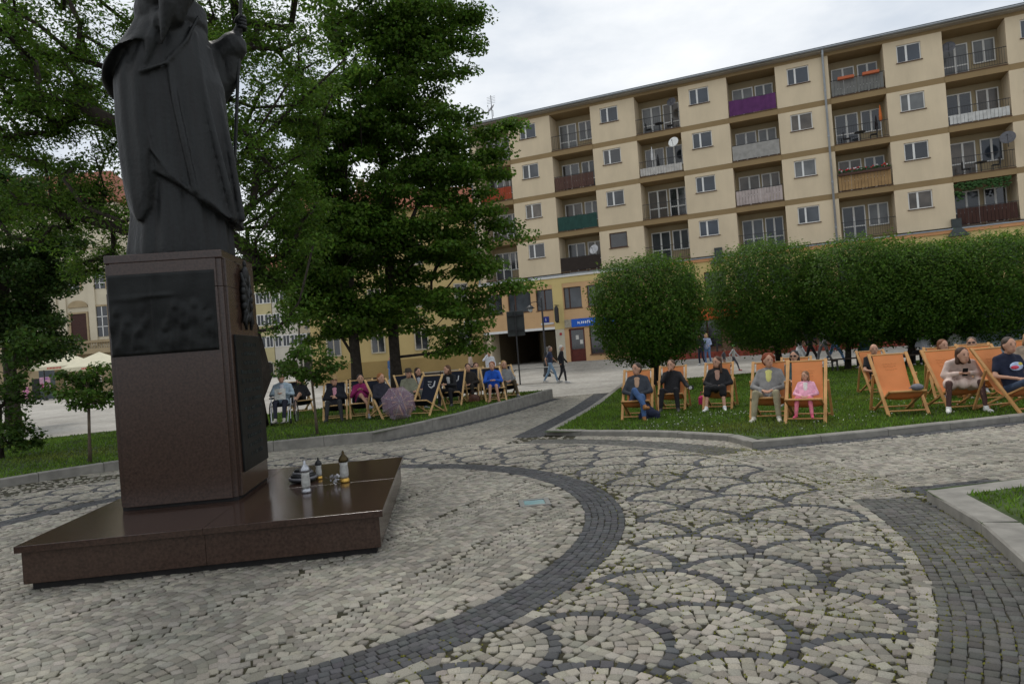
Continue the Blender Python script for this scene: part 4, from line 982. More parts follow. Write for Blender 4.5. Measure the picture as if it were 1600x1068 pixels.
# ================================================================== NEIGHBOUR, FAR HOUSES, TOWN HALL
def blk_house(name, label, pl, pr, depth, zt, wallm, rows, cols, roofm, arches=0, plinth=None, thick=9, gapz=3.3, z0=.9, ww=.9, wh=1.5, roofh=2.5):
    a, b = np.array(pl[:2]), np.array(pr[:2]); L = np.hypot(*(b - a)); d = (b - a) / L; yaw = math.atan2(d[1], d[0]); gb = min(gz(*a), gz(*b))
    h = empty(name, (*a, gb), yaw, label, 'building', None); Ht = zt - gb
    MB().box((0, .3, -.5), (L, thick, Ht)).build('wall', wallm, h)
    if plinth: MB().box((-.03, .17, -.4), (L + .03, .3 - .002, 1.5)).build('plinth', plinth, h)
    r = MB().add([(-.4, -.2, Ht), (L + .4, -.2, Ht), (L + .4, thick + .3, Ht), (-.4, thick + .3, Ht), (-.4, thick / 2, Ht + roofh), (L + .4, thick / 2, Ht + roofh)], [(0, 3, 2, 1), (0, 1, 5, 4), (2, 3, 4, 5), (1, 2, 5), (3, 0, 4)]).build('roof', roofm, h)
    MB().box((L * .3, thick * .4, Ht + roofh * .5), (L * .3 + .7, thick * .4 + .7, Ht + roofh + .8)).build('chimney', mat((.2, .12, .08), .9, .2), r)
    for j in range(rows):
        for i in range(cols):
            c = L * (i + .5) / cols; z = z0 + gapz * j + (3.6 if arches else 0)
            if z + wh > Ht - .3: continue
            w = MB(); w.box((c - ww / 2 - .1, .22, z - .1), (c + ww / 2 + .1, .3 - .001, z)); w.box((c - ww / 2 - .1, .22, z + wh), (c + ww / 2 + .1, .3 - .001, z + wh + .1)); w.box((c - ww / 2 - .1, .22, z), (c - ww / 2, .3 - .001, z + wh)); w.box((c + ww / 2, .22, z), (c + ww / 2 + .1, .3 - .001, z + wh)); w.box((c - .04, .24, z), (c + .04, .3 - .002, z + wh))
            fr = w.build('window', white_m if wallm is not yel2 else mat((.45, .4, .3), .8, .1), h); MB().box((c - ww / 2, .285, z), (c + ww / 2, .298, z + wh)).build('pane', glass, fr)
    for i in range(arches):
        c = L * (i + .5) / arches; hw_ = L / arches * .34; q = [(c - hw_, .26, 0)] + [(c + hw_ * math.cos(t), .26, 1.7 + hw_ * math.sin(t)) for t in np.linspace(math.pi, 0, 10)] + [(c + hw_, .26, 0)]
        MB().add(q + [(x, .32, z) for x, _, z in q], [tuple(range(len(q)))] + [(k, (k + 1) % len(q), len(q) + (k + 1) % len(q), len(q) + k) for k in range(len(q))]).build('arcade_shade_plate', mat((.03, .028, .025), .9, .3, 3), h)  # solid dark plate, its colour stands for the shade inside the arch
        MB().tube([(x, .24, z) for x, _, z in q], .11, 6, cap=True).build('arch_moulding', mat((.45, .42, .36), .9, .1), h)
    return h
yel2 = mat((.50, .38, .17), .9, .07, .5, .1, 60, name='ochre_render')
c0 = fpt(U0 - .02, .4, 0); 
nb = blk_house('neighbour_building', 'ochre yellow corner house joined to the left of the apartment block', (c0[0] - 13.2, c0[1] - 1.8), (c0[0], c0[1]), 50, 12.8, yel2, 4, 4, mat((.25, .08, .04), .9, .2), 0, mat((.33, .23, .09), .9, .1, 1), thick=8, z0=2.2)
b_ = MB(); L_ = 13.3
b_.box((L_ - 1.6, .20, 3.2), (L_ - .6, .29, 4.1)); b_.build('wall_notice', mat((.7, .7, .68), .6, .05), nb)
far_y = 102
for k, (x0, x1, zt, colr, ar, lab) in enumerate(((395, 431, 15, (.50, .44, .25), 2, 'far pale yellow tenement with an arcade at the square'), (432, 470, 15.5, (.55, .52, .45), 2, 'far white tenement with round arches and tan upper storeys'), (471, 496, 15, (.42, .36, .26), 1, 'far beige narrow tenement between white and orange houses'), (497, 522, 14, (.50, .17, .07), 1, 'far orange red tenement with one arch'), (523, 556, 15, (.48, .36, .17), 2, 'far ochre tenement beside the orange house'))):
    p0, p1 = at_y(x0, 590, far_y), at_y(x1, 590, far_y)
    blk_house('tenement_house', lab, p0, p1, far_y, zt, mat(colr, .9, .08, .6), 3, 2 if x1 - x0 < 30 else 3, mat((.20, .07, .04), .9, .2), ar, None, thick=10, roofh=3.5)['group'] = 'tenements on the far side of the square'
# town hall
TH_Y = 90
p0, p1 = at_y(-70, 620, TH_Y), at_y(205, 600, TH_Y)
th = empty('town_hall', (p0[0], p0[1], -.25), 0, 'cream baroque town hall with stone pilasters and a balustraded stair', 'building')
L = p1[0] - p0[0]; ths = mat((.56, .50, .38), .9, .06, .6, .1, 50, name='cream_plaster'); thb = mat((.36, .28, .17), .9, .12, 1, .2, 30, name='sandstone')
def thx(px): return at_y(px, 560, TH_Y)[0] - p0[0]
def thz(px, py): return at_y(px, py, TH_Y)[2] + .25
zb = thz(110, 543); ztop = thz(100, 322)
MB().box((0, 0, -.3), (L, 14, ztop)).build('wall', ths, th); MB().box((-.1, -.25, -.3), (L + .1, -.003, zb - .9)).build('base_storey', thb, th)
for z0_, d_ in ((zb - .9, .35), (zb + 1.0 - .6, .18), (thz(110, 390), .3), (ztop - .5, .5)): MB().box((-.1, -d_ - .1, z0_), (L + .1, -.002, z0_ + .35)).build('string_course', thb if z0_ < zb + 1 else ths, th)
xa, xb = thx(118), thx(143)
for c in (thx(90), thx(105), thx(151), thx(60), thx(30)): MB().box((c - .45, -.22, zb), (c + .45, -.004, thz(110, 392))).build('pilaster', ths, th)
def th_win(c, w, z0, z1, name='window', door=False):
    m = MB(); f = .22; m.box((c - w / 2 - f, -.16, z0 - .1), (c - w / 2, -.003, z1 + f)); m.box((c + w / 2, -.16, z0 - .1), (c + w / 2 + f, -.003, z1 + f)); m.box((c - w / 2, -.16, z1), (c + w / 2, -.003, z1 + f))
    o = m.build(name, thb, th); g = MB().box((c - w / 2, -.05, z0), (c + w / 2, -.002, z1)); g.build('door_leaf' if door else 'pane', mat((.05, .02, .015), .6, .2) if door else glass, o)
    if not door:
        m = MB(); m.box((c - .05, -.10, z0), (c + .05, -.052, z1)); 
        for q in (.33, .66): m.box((c - w / 2, -.10, z0 + (z1 - z0) * q - .04), (c + w / 2, -.0525, z0 + (z1 - z0) * q + .04))
        m.build('glazing_bars', white_m, o)
    return o
dc = thx(128); th_win(dc, 2.1, thz(128, 535), thz(126, 490), 'door', True)
q = [(dc - 1.3, -.2, thz(126, 480))] + [(dc + 1.3 * math.cos(t), -.2, thz(126, 480) + .9 * math.sin(t)) for t in np.linspace(math.pi, 0, 12)]
MB().add(q + [(x, -.003, z) for x, _, z in q], [tuple(range(len(q)))] + [(k, (k + 1) % len(q), len(q) + (k + 1) % len(q), len(q) + k) for k in range(len(q))]).build('pediment', thb, th)
th_win(thx(122), 1.9, thz(122, 453), thz(122, 427)); th_win(thx(75), 1.45, thz(75, 458), thz(75, 432)); th_win(thx(75), 1.5, thz(75, 530), thz(75, 485))
th_win(thx(165), 1.45, thz(165, 450), thz(165, 424)); th_win(thx(165), 1.5, thz(165, 525), thz(165, 478))
zr = thz(128, 545); m = MB()
for k in range(int(L / .32)): MB().lathe([(.07, 0), (.10, .12), (.05, .35), (.08, .62), (.07, .7)], 6, (k * .32 + .1, -1.2, zr - .05)).build('baluster', thb, th) if 8 < k * .32 < L - 1 else None
MB().box((7, -1.4, zr + .65), (L, -1.0, zr + .85)).build('balustrade_rail', thb, th); MB().box((7, -1.5, zr - .75), (L, -.26, zr - .1)).build('balcony_slab', thb, th)
# outside stair sloping down to the left
xs0, xs1 = thx(40), thx(95)
for k in range(16):
    t = k / 16; MB().box((xs0 + (xs1 - xs0) * t, -2.8, -.2), (xs0 + (xs1 - xs0) * (t + 1 / 16) - .003, -.26, .2 + (zr - .4) * (t + 1 / 16))).build('stair_step', thb, th)
m = MB(); m.bar((xs0, -2.9, 1.2), (xs1, -2.9, zr + .75), .35, .3); m.build('stair_rail', thb, th)
for k in range(14):
    t = (k + .5) / 14; MB().lathe([(.09, 0), (.13, .15), (.07, .45), (.09, .8)], 6, (xs0 + (xs1 - xs0) * t, -2.9, .25 + (zr - .45) * t)).build('stair_baluster', thb, th)
rr = MB().add([(-1, -1, ztop), (L + 1, -1, ztop), (L + 1, 15, ztop), (-1, 15, ztop), (4, 6, ztop + 6), (L - 4, 6, ztop + 6)], [(0, 3, 2, 1), (0, 1, 5, 4), (1, 2, 5), (2, 3, 4, 5), (3, 0, 4)]).build('roof', mat((.20, .065, .035), .9, .25, 2, .4, 9), th)

# ================================================================== TREES
bark_m = mat((.035, .028, .022), .95, .4, 9, .9, 25, name='bark'); bark2_m = mat((.11, .085, .06), .95, .35, 12, .6, 30, name='young_bark')
leaf_m = attr_mat('leaf', .55, 6.0, 0, spec=.22, trans=.5)
def leaves_mesh(name, C, nrm, size, tone, parent, asp=.62, fold=.25):
    """one folded leaf (two quads sharing a rib) per centre"""
    n = len(C); rs = np.random
    t = rs.normal(size=(n, 3)); nrm = nrm / (np.linalg.norm(nrm, axis=1, keepdims=True) + 1e-9)
    u = np.cross(nrm, t); u /= np.linalg.norm(u, axis=1, keepdims=True) + 1e-9; v = np.cross(nrm, u)
    L = size[:, None]; W = L * asp
    a = C - u * L * .5; b = C + u * L * .5; up = nrm * L * fold
    l1 = C - u * L * .08 + v * W * .5 + up * .5; r1 = C - u * L * .08 - v * W * .5 + up * .5
    V = np.stack([a, l1, b, r1], 1).reshape(-1, 3); k = np.arange(n)[:, None] * 4
    Fc = np.concatenate([k + np.array([[0, 2, 1]]), k + np.array([[0, 3, 2]])], 1).reshape(-1, 3)
    o = np_mesh(name, V, Fc, leaf_m, parent, np.repeat(tone, 2, 0)); return o
def tones(n, base, spread=.45, clump=None):
    rs = np.random; b = np.array(base)[None] * (1 + spread * rs.uniform(-1, 1, (n, 1)))
    b = b * (1 + .12 * rs.uniform(-1, 1, (n, 3))); y = rs.uniform(0, 1, (n, 1)); b = b + np.array([[.025, .02, 0]]) * (y > .9)
    if clump is not None: b = b * clump[:, None]
    return np.clip(b, .004, 1)
def tree(name, label, base, trunk_pts, trunk_r, clumps, leaf_n, leaf_size, base_col, clump_r, group=None, bark=None, twig=True, asp=.6, min_r=.012, expo=.5, flat=.62):
    """clumps: array of points (local). branches grow from the trunk nodes to the clumps; leaves gather round the clumps"""
    root = empty(name, base, 0, label, 'tree', group)
    nodes = [np.array(p, float) for p in trunk_pts]; par = [-1] + list(range(len(nodes) - 1)); nT = len(nodes)
    cl = sorted([np.array(c, float) for c in clumps], key=lambda c: min(np.linalg.norm(c - q) for q in nodes)); ends = []
    for c in cl:
        A = np.array(nodes); d = np.linalg.norm(A - c, axis=1) + .55 * np.maximum(0, A[:, 2] - c[2] + .4)
        if nT > 2: d[0] += 6; 
        j = int(np.argmin(d)); p = nodes[j]; m = max(1, int(np.linalg.norm(c - p) / .9)); prev = j
        for k in range(1, m + 1):
            t = k / m; q = p + (c - p) * t + np.array([0, 0, .16 * math.sin(math.pi * t) * np.linalg.norm(c - p)]) + (np.random.normal(0, .05, 3) if k < m else 0)
            nodes.append(q); par.append(prev); prev = len(nodes) - 1
        ends.append(prev)
    w = np.zeros(len(nodes))
    for e in ends: w[e] += 1
    for i in range(len(nodes) - 1, 0, -1): w[par[i]] += w[i]
    rad = np.maximum(min_r, trunk_r * (w / w[0]) ** expo)
    mb = MB(); kids = {}
    for i, p in enumerate(par): kids.setdefault(p, []).append(i)
    stack = [(0, None)]
    while stack:                       # follow heaviest child to make continuous tubes
        i, frm = stack.pop(); path = [i] if frm is None else [frm, i]
        while True:
            ks = kids.get(path[-1], [])
            if not ks: break
            ks = sorted(ks, key=lambda k: -w[k]); 
            for k in ks[1:]: stack.append((k, path[-1]))
            path.append(ks[0])
        rr = [rad[q] for q in path]
        if frm is not None: rr[0] = min(rad[frm], rr[1] * 1.15)
        if frm is None: rr[0] *= 1.35
        mb.tube([nodes[q] for q in path], rr, 8 if rr[0] > .06 else 5)
    mb.build('trunk', bark or bark_m, root, smooth=True)
    CL = np.array(cl); n = leaf_n; idx = np.random.randint(0, len(CL), n); cr = np.random.uniform(.7, 1.25, len(CL)) * clump_r
    off = np.random.normal(size=(n, 3)); off /= np.linalg.norm(off, axis=1, keepdims=True); rr = np.random.uniform(0, 1, (n, 1)) ** .5
    C = CL[idx] + off * rr * cr[idx][:, None] * np.array([[1, 1, flat]])
    nrm = off * .5 + np.random.normal(0, .6, (n, 3)) + np.array([[0, 0, .7]])
    leaves_mesh('crown', C, nrm, np.random.uniform(.7, 1.3, n) * leaf_size, tones(n, base_col, .4, np.random.uniform(.75, 1.3, len(CL))[idx]), root, asp)
    return root
def ell_pts(c, r, n, shell=.35, seed=0):
    rs = np.random.RandomState(seed); p = rs.normal(size=(n, 3)); p /= np.linalg.norm(p, axis=1, keepdims=True)
    q = (shell + (1 - shell) * rs.uniform(0, 1, (n, 1)) ** .6); return np.array(c)[None] + p * q * np.array(r)[None]
def px_local(px, py, y, base): return at_y(px, py, y) - np.array(base)
GREEN_D, GREEN_M = (.080, .155, .018), (.082, .155, .020)
# --- big spreading tree behind the statue
b = at_z(392, 668, LEFT_Z); Y = b[1]; print('big tree', b)
pl = lambda x, y, dy=0: px_local(x, y, Y + dy, b)
cl = np.concatenate([ell_pts(pl(150, 60), (4.2, 3.4, 2.6), 60, .3, 1), ell_pts(pl(300, -130), (5.0, 4.0, 3.0), 60, .3, 2), ell_pts(pl(430, 90, -.5), (1.7, 3.0, 2.6), 34, .2, 3), ell_pts(pl(60, 220, 1), (2.6, 2.4, 1.6), 30, .2, 4), ell_pts(pl(430, 330, 1.5), (1.5, 2.0, 1.9), 32, .2, 5), ell_pts(pl(280, 300, 3), (2.6, 1.5, 2.0), 26, .2, 6), ell_pts(pl(40, 60), (2, 2, 2), 24, .2, 7), ell_pts(pl(160, 330, 3), (1.6, 1.5, .9), 14, .2, 8), ell_pts(pl(420, 200, 2), (1.9, 2.0, 2.2), 40, .2, 9), ell_pts(pl(120, 140, 2), (3.4, 2.0, 2.4), 50, .2, 10), ell_pts(pl(60, 320, 2), (1.9, 1.6, 1.2), 26, .2, 61), ell_pts(pl(440, 420, 2), (1.0, 1.2, .9), 18, .2, 62), ell_pts(pl(140, 400, 3), (1.2, 1.2, .7), 10, .2, 63), ell_pts(np.array([-5.0, 14.6, 11.2]) - b, (5.2, 3.6, 1.5), 60, .1, 64), ell_pts(pl(330, 60, 1), (2.0, 1.5, 1.6), 20, .2, 65), ell_pts(pl(30, 160, 0), (1.6, 1.6, 1.4), 22, .2, 66)])  # high clumps over the lawn, mostly out of view, are added for their shade
cl = np.array([c for c in cl if c[2] + b[2] > 2.9])
tr = [(0, 0, 0), (.05, 0, .8), pl(404, 590), pl(385, 520), pl(340, 430, .3), pl(330, 300, .3), pl(310, 120, .2)]
lim = [pl(190, 346, -.2), pl(130, 322, -.2), pl(100, 280, -.2), pl(60, 180), pl(30, 60), pl(434, 512, -.2), pl(452, 494, -.2), pl(468, 470), pl(490, 380), pl(476, 240), pl(200, 200), pl(240, 60)]
tree('spreading_tree', 'large spreading tree with dark forked limbs behind the statue', b, tr, .36, np.concatenate([np.array(lim), cl]), 98000, .13, GREEN_M, .66, asp=.40, expo=.42)
# --- maple pair behind the navy deckchairs
b = at_z(622, 621, LEFT_Z); Y = b[1]; print('maple', b)
cl = np.concatenate([ell_pts(pl(650, 490), (3.0, 2.4, 1.0), 46, .3, 11), ell_pts(pl(690, 410), (2.6, 2.2, .8), 30, .3, 17), ell_pts(pl(700, 260), (2.2, 2.2, .9), 26, .3, 18), ell_pts(pl(655, 330), (2.7, 2.6, 2.2), 60, .3, 12), ell_pts(pl(650, 170), (2.4, 2.4, 2.4), 56, .3, 13), ell_pts(pl(660, 40), (2.2, 2.2, 2.2), 46, .3, 14), ell_pts(pl(640, -120), (1.9, 2, 2.4), 34, .3, 15),
    np.array([pl(*q) for q in ((770, 350), (790, 352), (808, 370), (775, 215), (795, 195), (800, 198), (760, 205), (780, 452), (800, 446), (815, 447), (740, 260), (755, 300), (748, 470), (735, 530), (720, 545), (745, 545), (700, 535), (690, 550), (728, 110), (740, 75), (730, 30), (770, 330), (755, 380), (770, 240))])])
tree('maple_tree', 'leafy maple with reaching side branches in front of the apartment corner', b, [(0, 0, 0), (0, 0, 1.5), (0, 0, 3.5), (.1, 0, 6), (.1, 0, 9), (.1, 0, 12)], .20, cl, 86000, .14, GREEN_D, .78, asp=.75, flat=.36)
b = at_z(561, 628, LEFT_Z); Y = b[1]
cl = np.concatenate([ell_pts(pl(545, 500), (1.9, 2.0, 1.0), 26, .3, 21), ell_pts(pl(545, 380), (2.0, 2.2, 2.0), 46, .3, 22), ell_pts(pl(560, 200), (2.3, 2.2, 2.4), 46, .3, 23), ell_pts(pl(590, 20), (2.4, 2.2, 2.6), 44, .3, 24), ell_pts(pl(490, 440), (1.2, 1.4, 1.3), 26, .2, 25), ell_pts(pl(500, 340), (1.6, 1.5, 2.2), 40, .2, 26), ell_pts(pl(505, 220), (1.4, 1.5, 1.6), 26, .2, 27)])
tree('maple_tree', 'leafy dark maple standing between the spreading tree and the other maple', b, [(0, 0, 0), (0, 0, 1.5), (-.05, 0, 3.5), (0, 0, 6), (.1, 0, 9), (.1, 0, 11)], .19, cl, 76000, .14, GREEN_D, .78, asp=.75, flat=.36)
# --- dark trees at the left edge
b = np.array(at_y(20, 640, 30.0)); b[2] = -.25; Y = 30.0
cl = np.concatenate([ell_pts(pl(30, 430), (2.6, 2.2, 3.0), 60, .3, 31), ell_pts(pl(-30, 300), (2.8, 2.2, 2.4), 40, .3, 32), ell_pts(pl(60, 520), (1.4, 1.6, 1.3), 26, .3, 33), ell_pts(pl(90, 400), (1.0, 1.5, 1.6), 20, .3, 34)])
tree('linden_tree', 'dense dark tree in front of the town hall at the edge of the square', b, [(0, 0, 0), (0, 0, 2), (0, 0, 4), (0, 0, 7)], .25, cl, 40000, .17, (.034, .070, .013), .8, asp=.7)
b = at_z(2, 716, LEFT_Z); Y = b[1]
cl = np.concatenate([ell_pts(pl(15, 610), (.75, .7, .65), 30, .2, 41), ell_pts(pl(20, 670), (.5, .5, .3), 16, .2, 42), ell_pts(pl(45, 690), (.3, .4, .2), 8, .2, 43), ell_pts(pl(40, 540), (.55, .5, .5), 18, .2, 44)])
tree('young_oak', 'young bushy tree with broad bright leaves at the lawn edge by the kerb', b, [(0, 0, 0), (0, 0, .5), (.05, 0, 1.1), (.1, 0, 1.9)], .05, cl, 3000, .105, (.055, .105, .018), .26, asp=.6, min_r=.006)
# --- two young standards on the shaded lawn
for k, (px, py, cx, cyy, rx, rz, lab) in enumerate(((141, 723, 138, 605, .60, .42, 'slim young tree with a small round crown left of the pedestal'), (496, 679, 485, 568, .64, .46, 'slim young tree with pale stake thin trunk in front of the navy deckchairs'))):
    b = at_z(px, py, LEFT_Z); Y = b[1]; c = pl(cx, cyy)
    tree('young_tree', lab, b, [(0, 0, 0), (c[0] * .3, 0, c[2] * .35), (c[0] * .8, 0, c[2] * .8), tuple(c)], .028, ell_pts(c, (rx * 1.1, rx, rz), 40, .3, 50 + k), 2100, .085, (.065, .125, .018), .2, bark=bark2_m, asp=.7, min_r=.005)
# --- clipped trees on the right lawn
def clipped(label, px, py, cx, top, bot, rx, ry, seed, stems):
    b = at(px, py, .07); Y = b[1]; ct = px_local(cx, top, Y, b); cb = px_local(cx, bot, Y, b); c = (ct + cb) / 2; rz = (ct[2] - cb[2]) / 2
    root = empty('clipped_tree', b, 0, label, 'tree', 'clipped dome trees on the deckchair lawn')
    mb = MB(); rs = np.random.RandomState(seed)
    for s in range(stems):
        e = np.array([rs.uniform(-.5, .5), rs.uniform(-.4, .4), c[2] + .2]) + [c[0], 0, 0]; o = np.array([rs.uniform(-.14, .14), rs.uniform(-.1, .1), -.05]) if stems > 1 else np.array([0, 0, -.05])
        mb.tube([o, o + (e - o) * [.25, .25, .4], e], [.085 if stems > 1 else .15, .07 if stems > 1 else .12, .03], 8)
        for q in range(8):
            t = rs.uniform(.35, 1); p = o + (e - o) * [t * .8, t * .8, t]; d = rs.normal(size=3); d[2] = abs(d[2]) * .6 + .2; d /= np.linalg.norm(d); mb.tube([p, p + d * .7, p + d * 1.4 + [0, 0, .15]], [.035, .022, .01], 5)
    mb.build('trunk', bark_m, root, smooth=True)
    n = 42000; d = rs.normal(size=(n, 3)); d /= np.linalg.norm(d, axis=1, keepdims=True)
    # rounded-box dome outline, uneven
    pw = np.where(d[:, 2] > 0, 3.0, 2.2); s = (np.abs(d[:, 0]) ** pw + np.abs(d[:, 1]) ** pw + np.abs(d[:, 2]) ** pw) ** (-1 / pw)
    bumpy = 1 + .05 * np.sin(d[:, 0] * 23 + d[:, 2] * 17 + seed) * np.sin(d[:, 1] * 19) + .055 * np.sin(d[:, 0] * 9 + seed) * np.sin(d[:, 2] * 8 + 1) + .04 * np.sin(d[:, 1] * 13 + d[:, 0] * 7)
    rad = rs.uniform(0, 1, n) ** .22; rad = np.where(rs.uniform(0, 1, n) < .09, rad * rs.uniform(1.0, 1.13, n), rad)
    C = c[None] + d * (s * bumpy * rad)[:, None] * np.array([[rx, ry, rz]]) + rs.normal(0, .05, (n, 3))
    nrm = d * 1.0 + rs.normal(0, .55, (n, 3)) + [[0, 0, .45]]
    tn = tones(n, (.058, .126, .012), .38); top_light = np.clip((rad - .9) * 6, 0, 1) * np.clip(d[:, 2] + .3, 0, 1); tn = tn * (1 + .5 * top_light[:, None]) + np.array([[.03, .024, 0]]) * top_light[:, None]  # upper outer leaves coloured lighter and yellower, as lit from above
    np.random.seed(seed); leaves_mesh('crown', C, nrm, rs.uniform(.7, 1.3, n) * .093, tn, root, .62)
    return root
clipped('separate round clipped tree on several thin stems beside the path', 1030, 603, 1013, 402, 572, 1.98, 1.9, 1, 5)
clipped('broad clipped tree second along the row, behind the curly haired woman', 1220, 580, 1195, 380, 550, 2.25, 2.1, 2, 1)
clipped('clipped tree with thick dark trunk in the middle of the row', 1325, 577, 1340, 374, 544, 2.2, 2.1, 3, 2)
clipped('clipped tree with slim straight trunk behind the empty deckchair', 1420, 571, 1440, 380, 540, 2.1, 2.1, 4, 1)
clipped('last clipped tree of the row behind the man in the navy shirt', 1545, 563, 1560, 366, 534, 2.4, 2.2, 5, 1)

# ================================================================== DECKCHAIRS
wood_m = mat((.50, .27, .10), .55, .2, 6, .1, 60, name='varnished_beech'); wood2_m = mat((.56, .36, .16), .55, .2, 6, .1, 60, name='pale_beech')
orange_m = mat((.80, .31, .115), .85, .07, 3, .15, 220, name='orange_canvas', trans=.15); navy_m = mat((.008, .011, .022), .85, .2, 3, .15, 220, name='navy_canvas')
faint_m = mat((.36, .15, .05), .85, .1); wlogo_m = mat((.55, .55, .55), .8, .05)
PHI = lambda deg: math.pi + R(deg)
def dirv(deg): return np.array([math.sin(R(deg)), -math.cos(R(deg))])
def deckchair(px, py, phi, zf, label, navy=False, group=None, logo=True, pos=None):
    if pos is None:
        z = .07
        for _ in range(8): p = at_z(px, py, z); z = zf(p[0], p[1])
        o = p[:2] - dirv(phi) * .30
    else: o = np.array(pos)
    z = zf(*o); r = empty('deckchair', (*o, z), PHI(phi), label, 'deckchair', group)
    w = wood2_m if navy else wood_m; f = navy_m if navy else orange_m
    for s in (-1, 1):
        MB().bar((s * .30, -.51, 1.0), (s * .30, .31, -.005), .028, .05, up=(1, 0, 0)).build('long_rail', w, r)
        MB().bar((s * .262, .34, .405), (s * .262, -.58, .0), .026, .045, up=(1, 0, 0)).build('seat_rail', w, r)
        MB().bar((s * .335, -.22, .66), (s * .335, -.50, .03), .024, .04, up=(1, 0, 0)).build('prop', w, r)
    MB().tube([(-.31, -.50, .975), (.31, -.50, .975)], .016, 8).build('top_bar', w, r)
    MB().tube([(-.27, .33, .398), (.27, .33, .398)], .018, 8).build('front_bar', w, r)
    MB().tube([(-.34, -.485, .065), (.34, -.485, .065)], .014, 8).build('back_bar', w, r)
    MB().tube([(-.30, .245, .075), (.30, .245, .075)], .014, 8).build('foot_bar', w, r)
    prof = [(-.505, .985), (-.49, .96), (-.43, .80), (-.355, .64), (-.27, .48), (-.17, .345), (-.07, .275), (.03, .262), (.14, .295), (.24, .345), (.32, .403), (.342, .396)]
    n = 8; vs = []
    for (y, zz) in prof:
        for k in range(n + 1):
            t = k / n; vs.append(((t - .5) * .49, y, zz - .025 * math.sin(math.pi * t) * (1 if -.45 < y < .31 else 0)))
    m = len(prof); vs2 = [(x, y + .002, zz - .005) for x, y, zz in vs]; q = n + 1
    fs = [(i * q + k, i * q + k + 1, (i + 1) * q + k + 1, (i + 1) * q + k) for i in range(m - 1) for k in range(n)]
    cn = MB(); cn.add(vs, fs); cn.add(vs2, [t[::-1] for t in fs]); cv = cn.build('canvas', f, r, smooth=True)
    if logo:
        lg = MB()
        def on(u, v):   # canvas-fitted coordinates on the back part
            y = -.455 + .17 * v; zz = .865 - .36 * v; return np.array([u, y + .012, zz + .004 - .02 * math.cos(u * 5)])
        if navy:
            for side in (1, -1):
                off = np.array([0, .0 if side > 0 else -.028, .0 if side > 0 else -.012])
                lg.tube([on(-.10, .05) + off, on(-.09, .40) + off, on(-.02, .52) + off, on(.05, .42) + off], [.014, .02, .022, .012], 6); lg.tube([on(.0, .1) + off, on(.11, .08) + off], .011, 6); lg.tube([on(.01, .26) + off, on(.10, .24) + off, on(.06, .40) + off], .010, 6)
        else:
            rs = random.Random(3)
            for v, a, b in ((.10, -.11, .11), (.22, -.09, .10), (.36, -.10, .08)):
                u = a
                while u < b:
                    l = rs.uniform(.015, .035); lg.bar(on(u, v), on(min(b, u + l), v + rs.uniform(-.03, .03)), .006, .003); u += l + .008
        tag(lg.build('printed_logo', wlogo_m if navy else faint_m, cv), kind='stuff')
    return r, o, z
# ================================================================== PEOPLE
def M3(*p): return np.array(p, float)
SKIN = (.50, .28, .19)
def pose_recline(lean=0.0, cross=0, hands='lap', fwd=False, spread=.155, bow=0):
    j = {}
    if fwd:
        j.update(pelvis=M3(0, .06, .42), neck=M3(0, .20, .90), head=M3(0, .285, 1.05))
        k = M3(0, .52, .48); an = M3(0, .55, .09)
        j['neck'] += M3(0, .12, -.06) * bow; j['head'] += M3(0, .24, -.13) * bow
    else:
        j.update(pelvis=M3(0, -.05, .36), neck=M3(0, -.28 + lean, .865), head=M3(0, -.235 + lean * 1.3, 1.02)); k = M3(0, .41, .49); an = M3(0, .56, .09)
    ex = lambda x: M3(x, 0, 0)
    for s, n in ((-1, 'L'), (1, 'R')):
        j['hip' + n] = j['pelvis'] + ex(s * .095) + M3(0, .02, -.02); j['knee' + n] = k + ex(s * spread); j['ank' + n] = an + ex(s * (spread + .035)); j['toe' + n] = j['ank' + n] + M3(s * .03, .15, -.05)
        j['sh' + n] = j['neck'] + ex(s * .165) + M3(0, .0, -.055)
        if fwd: j['el' + n] = M3(s * .25, .34, .60); j['wr' + n] = M3(s * .07, .54, .64)
        else: j['el' + n] = M3(s * .28, -.10, .56); j['wr' + n] = M3(s * .09, .14, .52)
    if hands == 'face': j['elR'] = M3(.20, .02, .66); j['wrR'] = j['head'] + M3(.05, .13, -.13)
    if hands == 'phone': j['wrL'] = M3(-.07, .26, .74); j['wrR'] = M3(.06, .27, .74); j['elL'] = M3(-.25, .04, .58); j['elR'] = M3(.25, .04, .58)
    if hands == 'chest': j['wrL'] = M3(-.02, -.02, .62); j['wrR'] = M3(.06, .0, .58)
    if cross:
        s, n, o = (1, 'R', 'L') if cross > 0 else (-1, 'L', 'R')
        j['knee' + n] = M3(-s * .02, .42, .62); j['ank' + n] = M3(-s * .22, .60, .32); j['toe' + n] = j['ank' + n] + M3(-s * .08, .14, -.02)
    return j
def pose_stand(step=0.0, arms=.0, bend=0):
    j = dict(pelvis=M3(0, 0, .95), neck=M3(0, .02 + bend, 1.46), head=M3(0, .05 + bend * 1.3, 1.615))
    for s, n in ((-1, 'L'), (1, 'R')):
        f = step * s
        j['hip' + n] = M3(s * .095, 0, .92); j['knee' + n] = M3(s * .10, f * .55 + .04, .50); j['ank' + n] = M3(s * .10, f - (.06 if f < 0 else 0), .09 + (.05 if f < 0 else 0)); j['toe' + n] = j['ank' + n] + M3(s * .02, .15, -.055)
        j['sh' + n] = j['neck'] + M3(s * .185, -.01, -.05); j['el' + n] = M3(s * .25, -f * .5 - .03, 1.14); j['wr' + n] = M3(s * .24, -f * .8 + .10 + arms, .92 + arms)
    return j
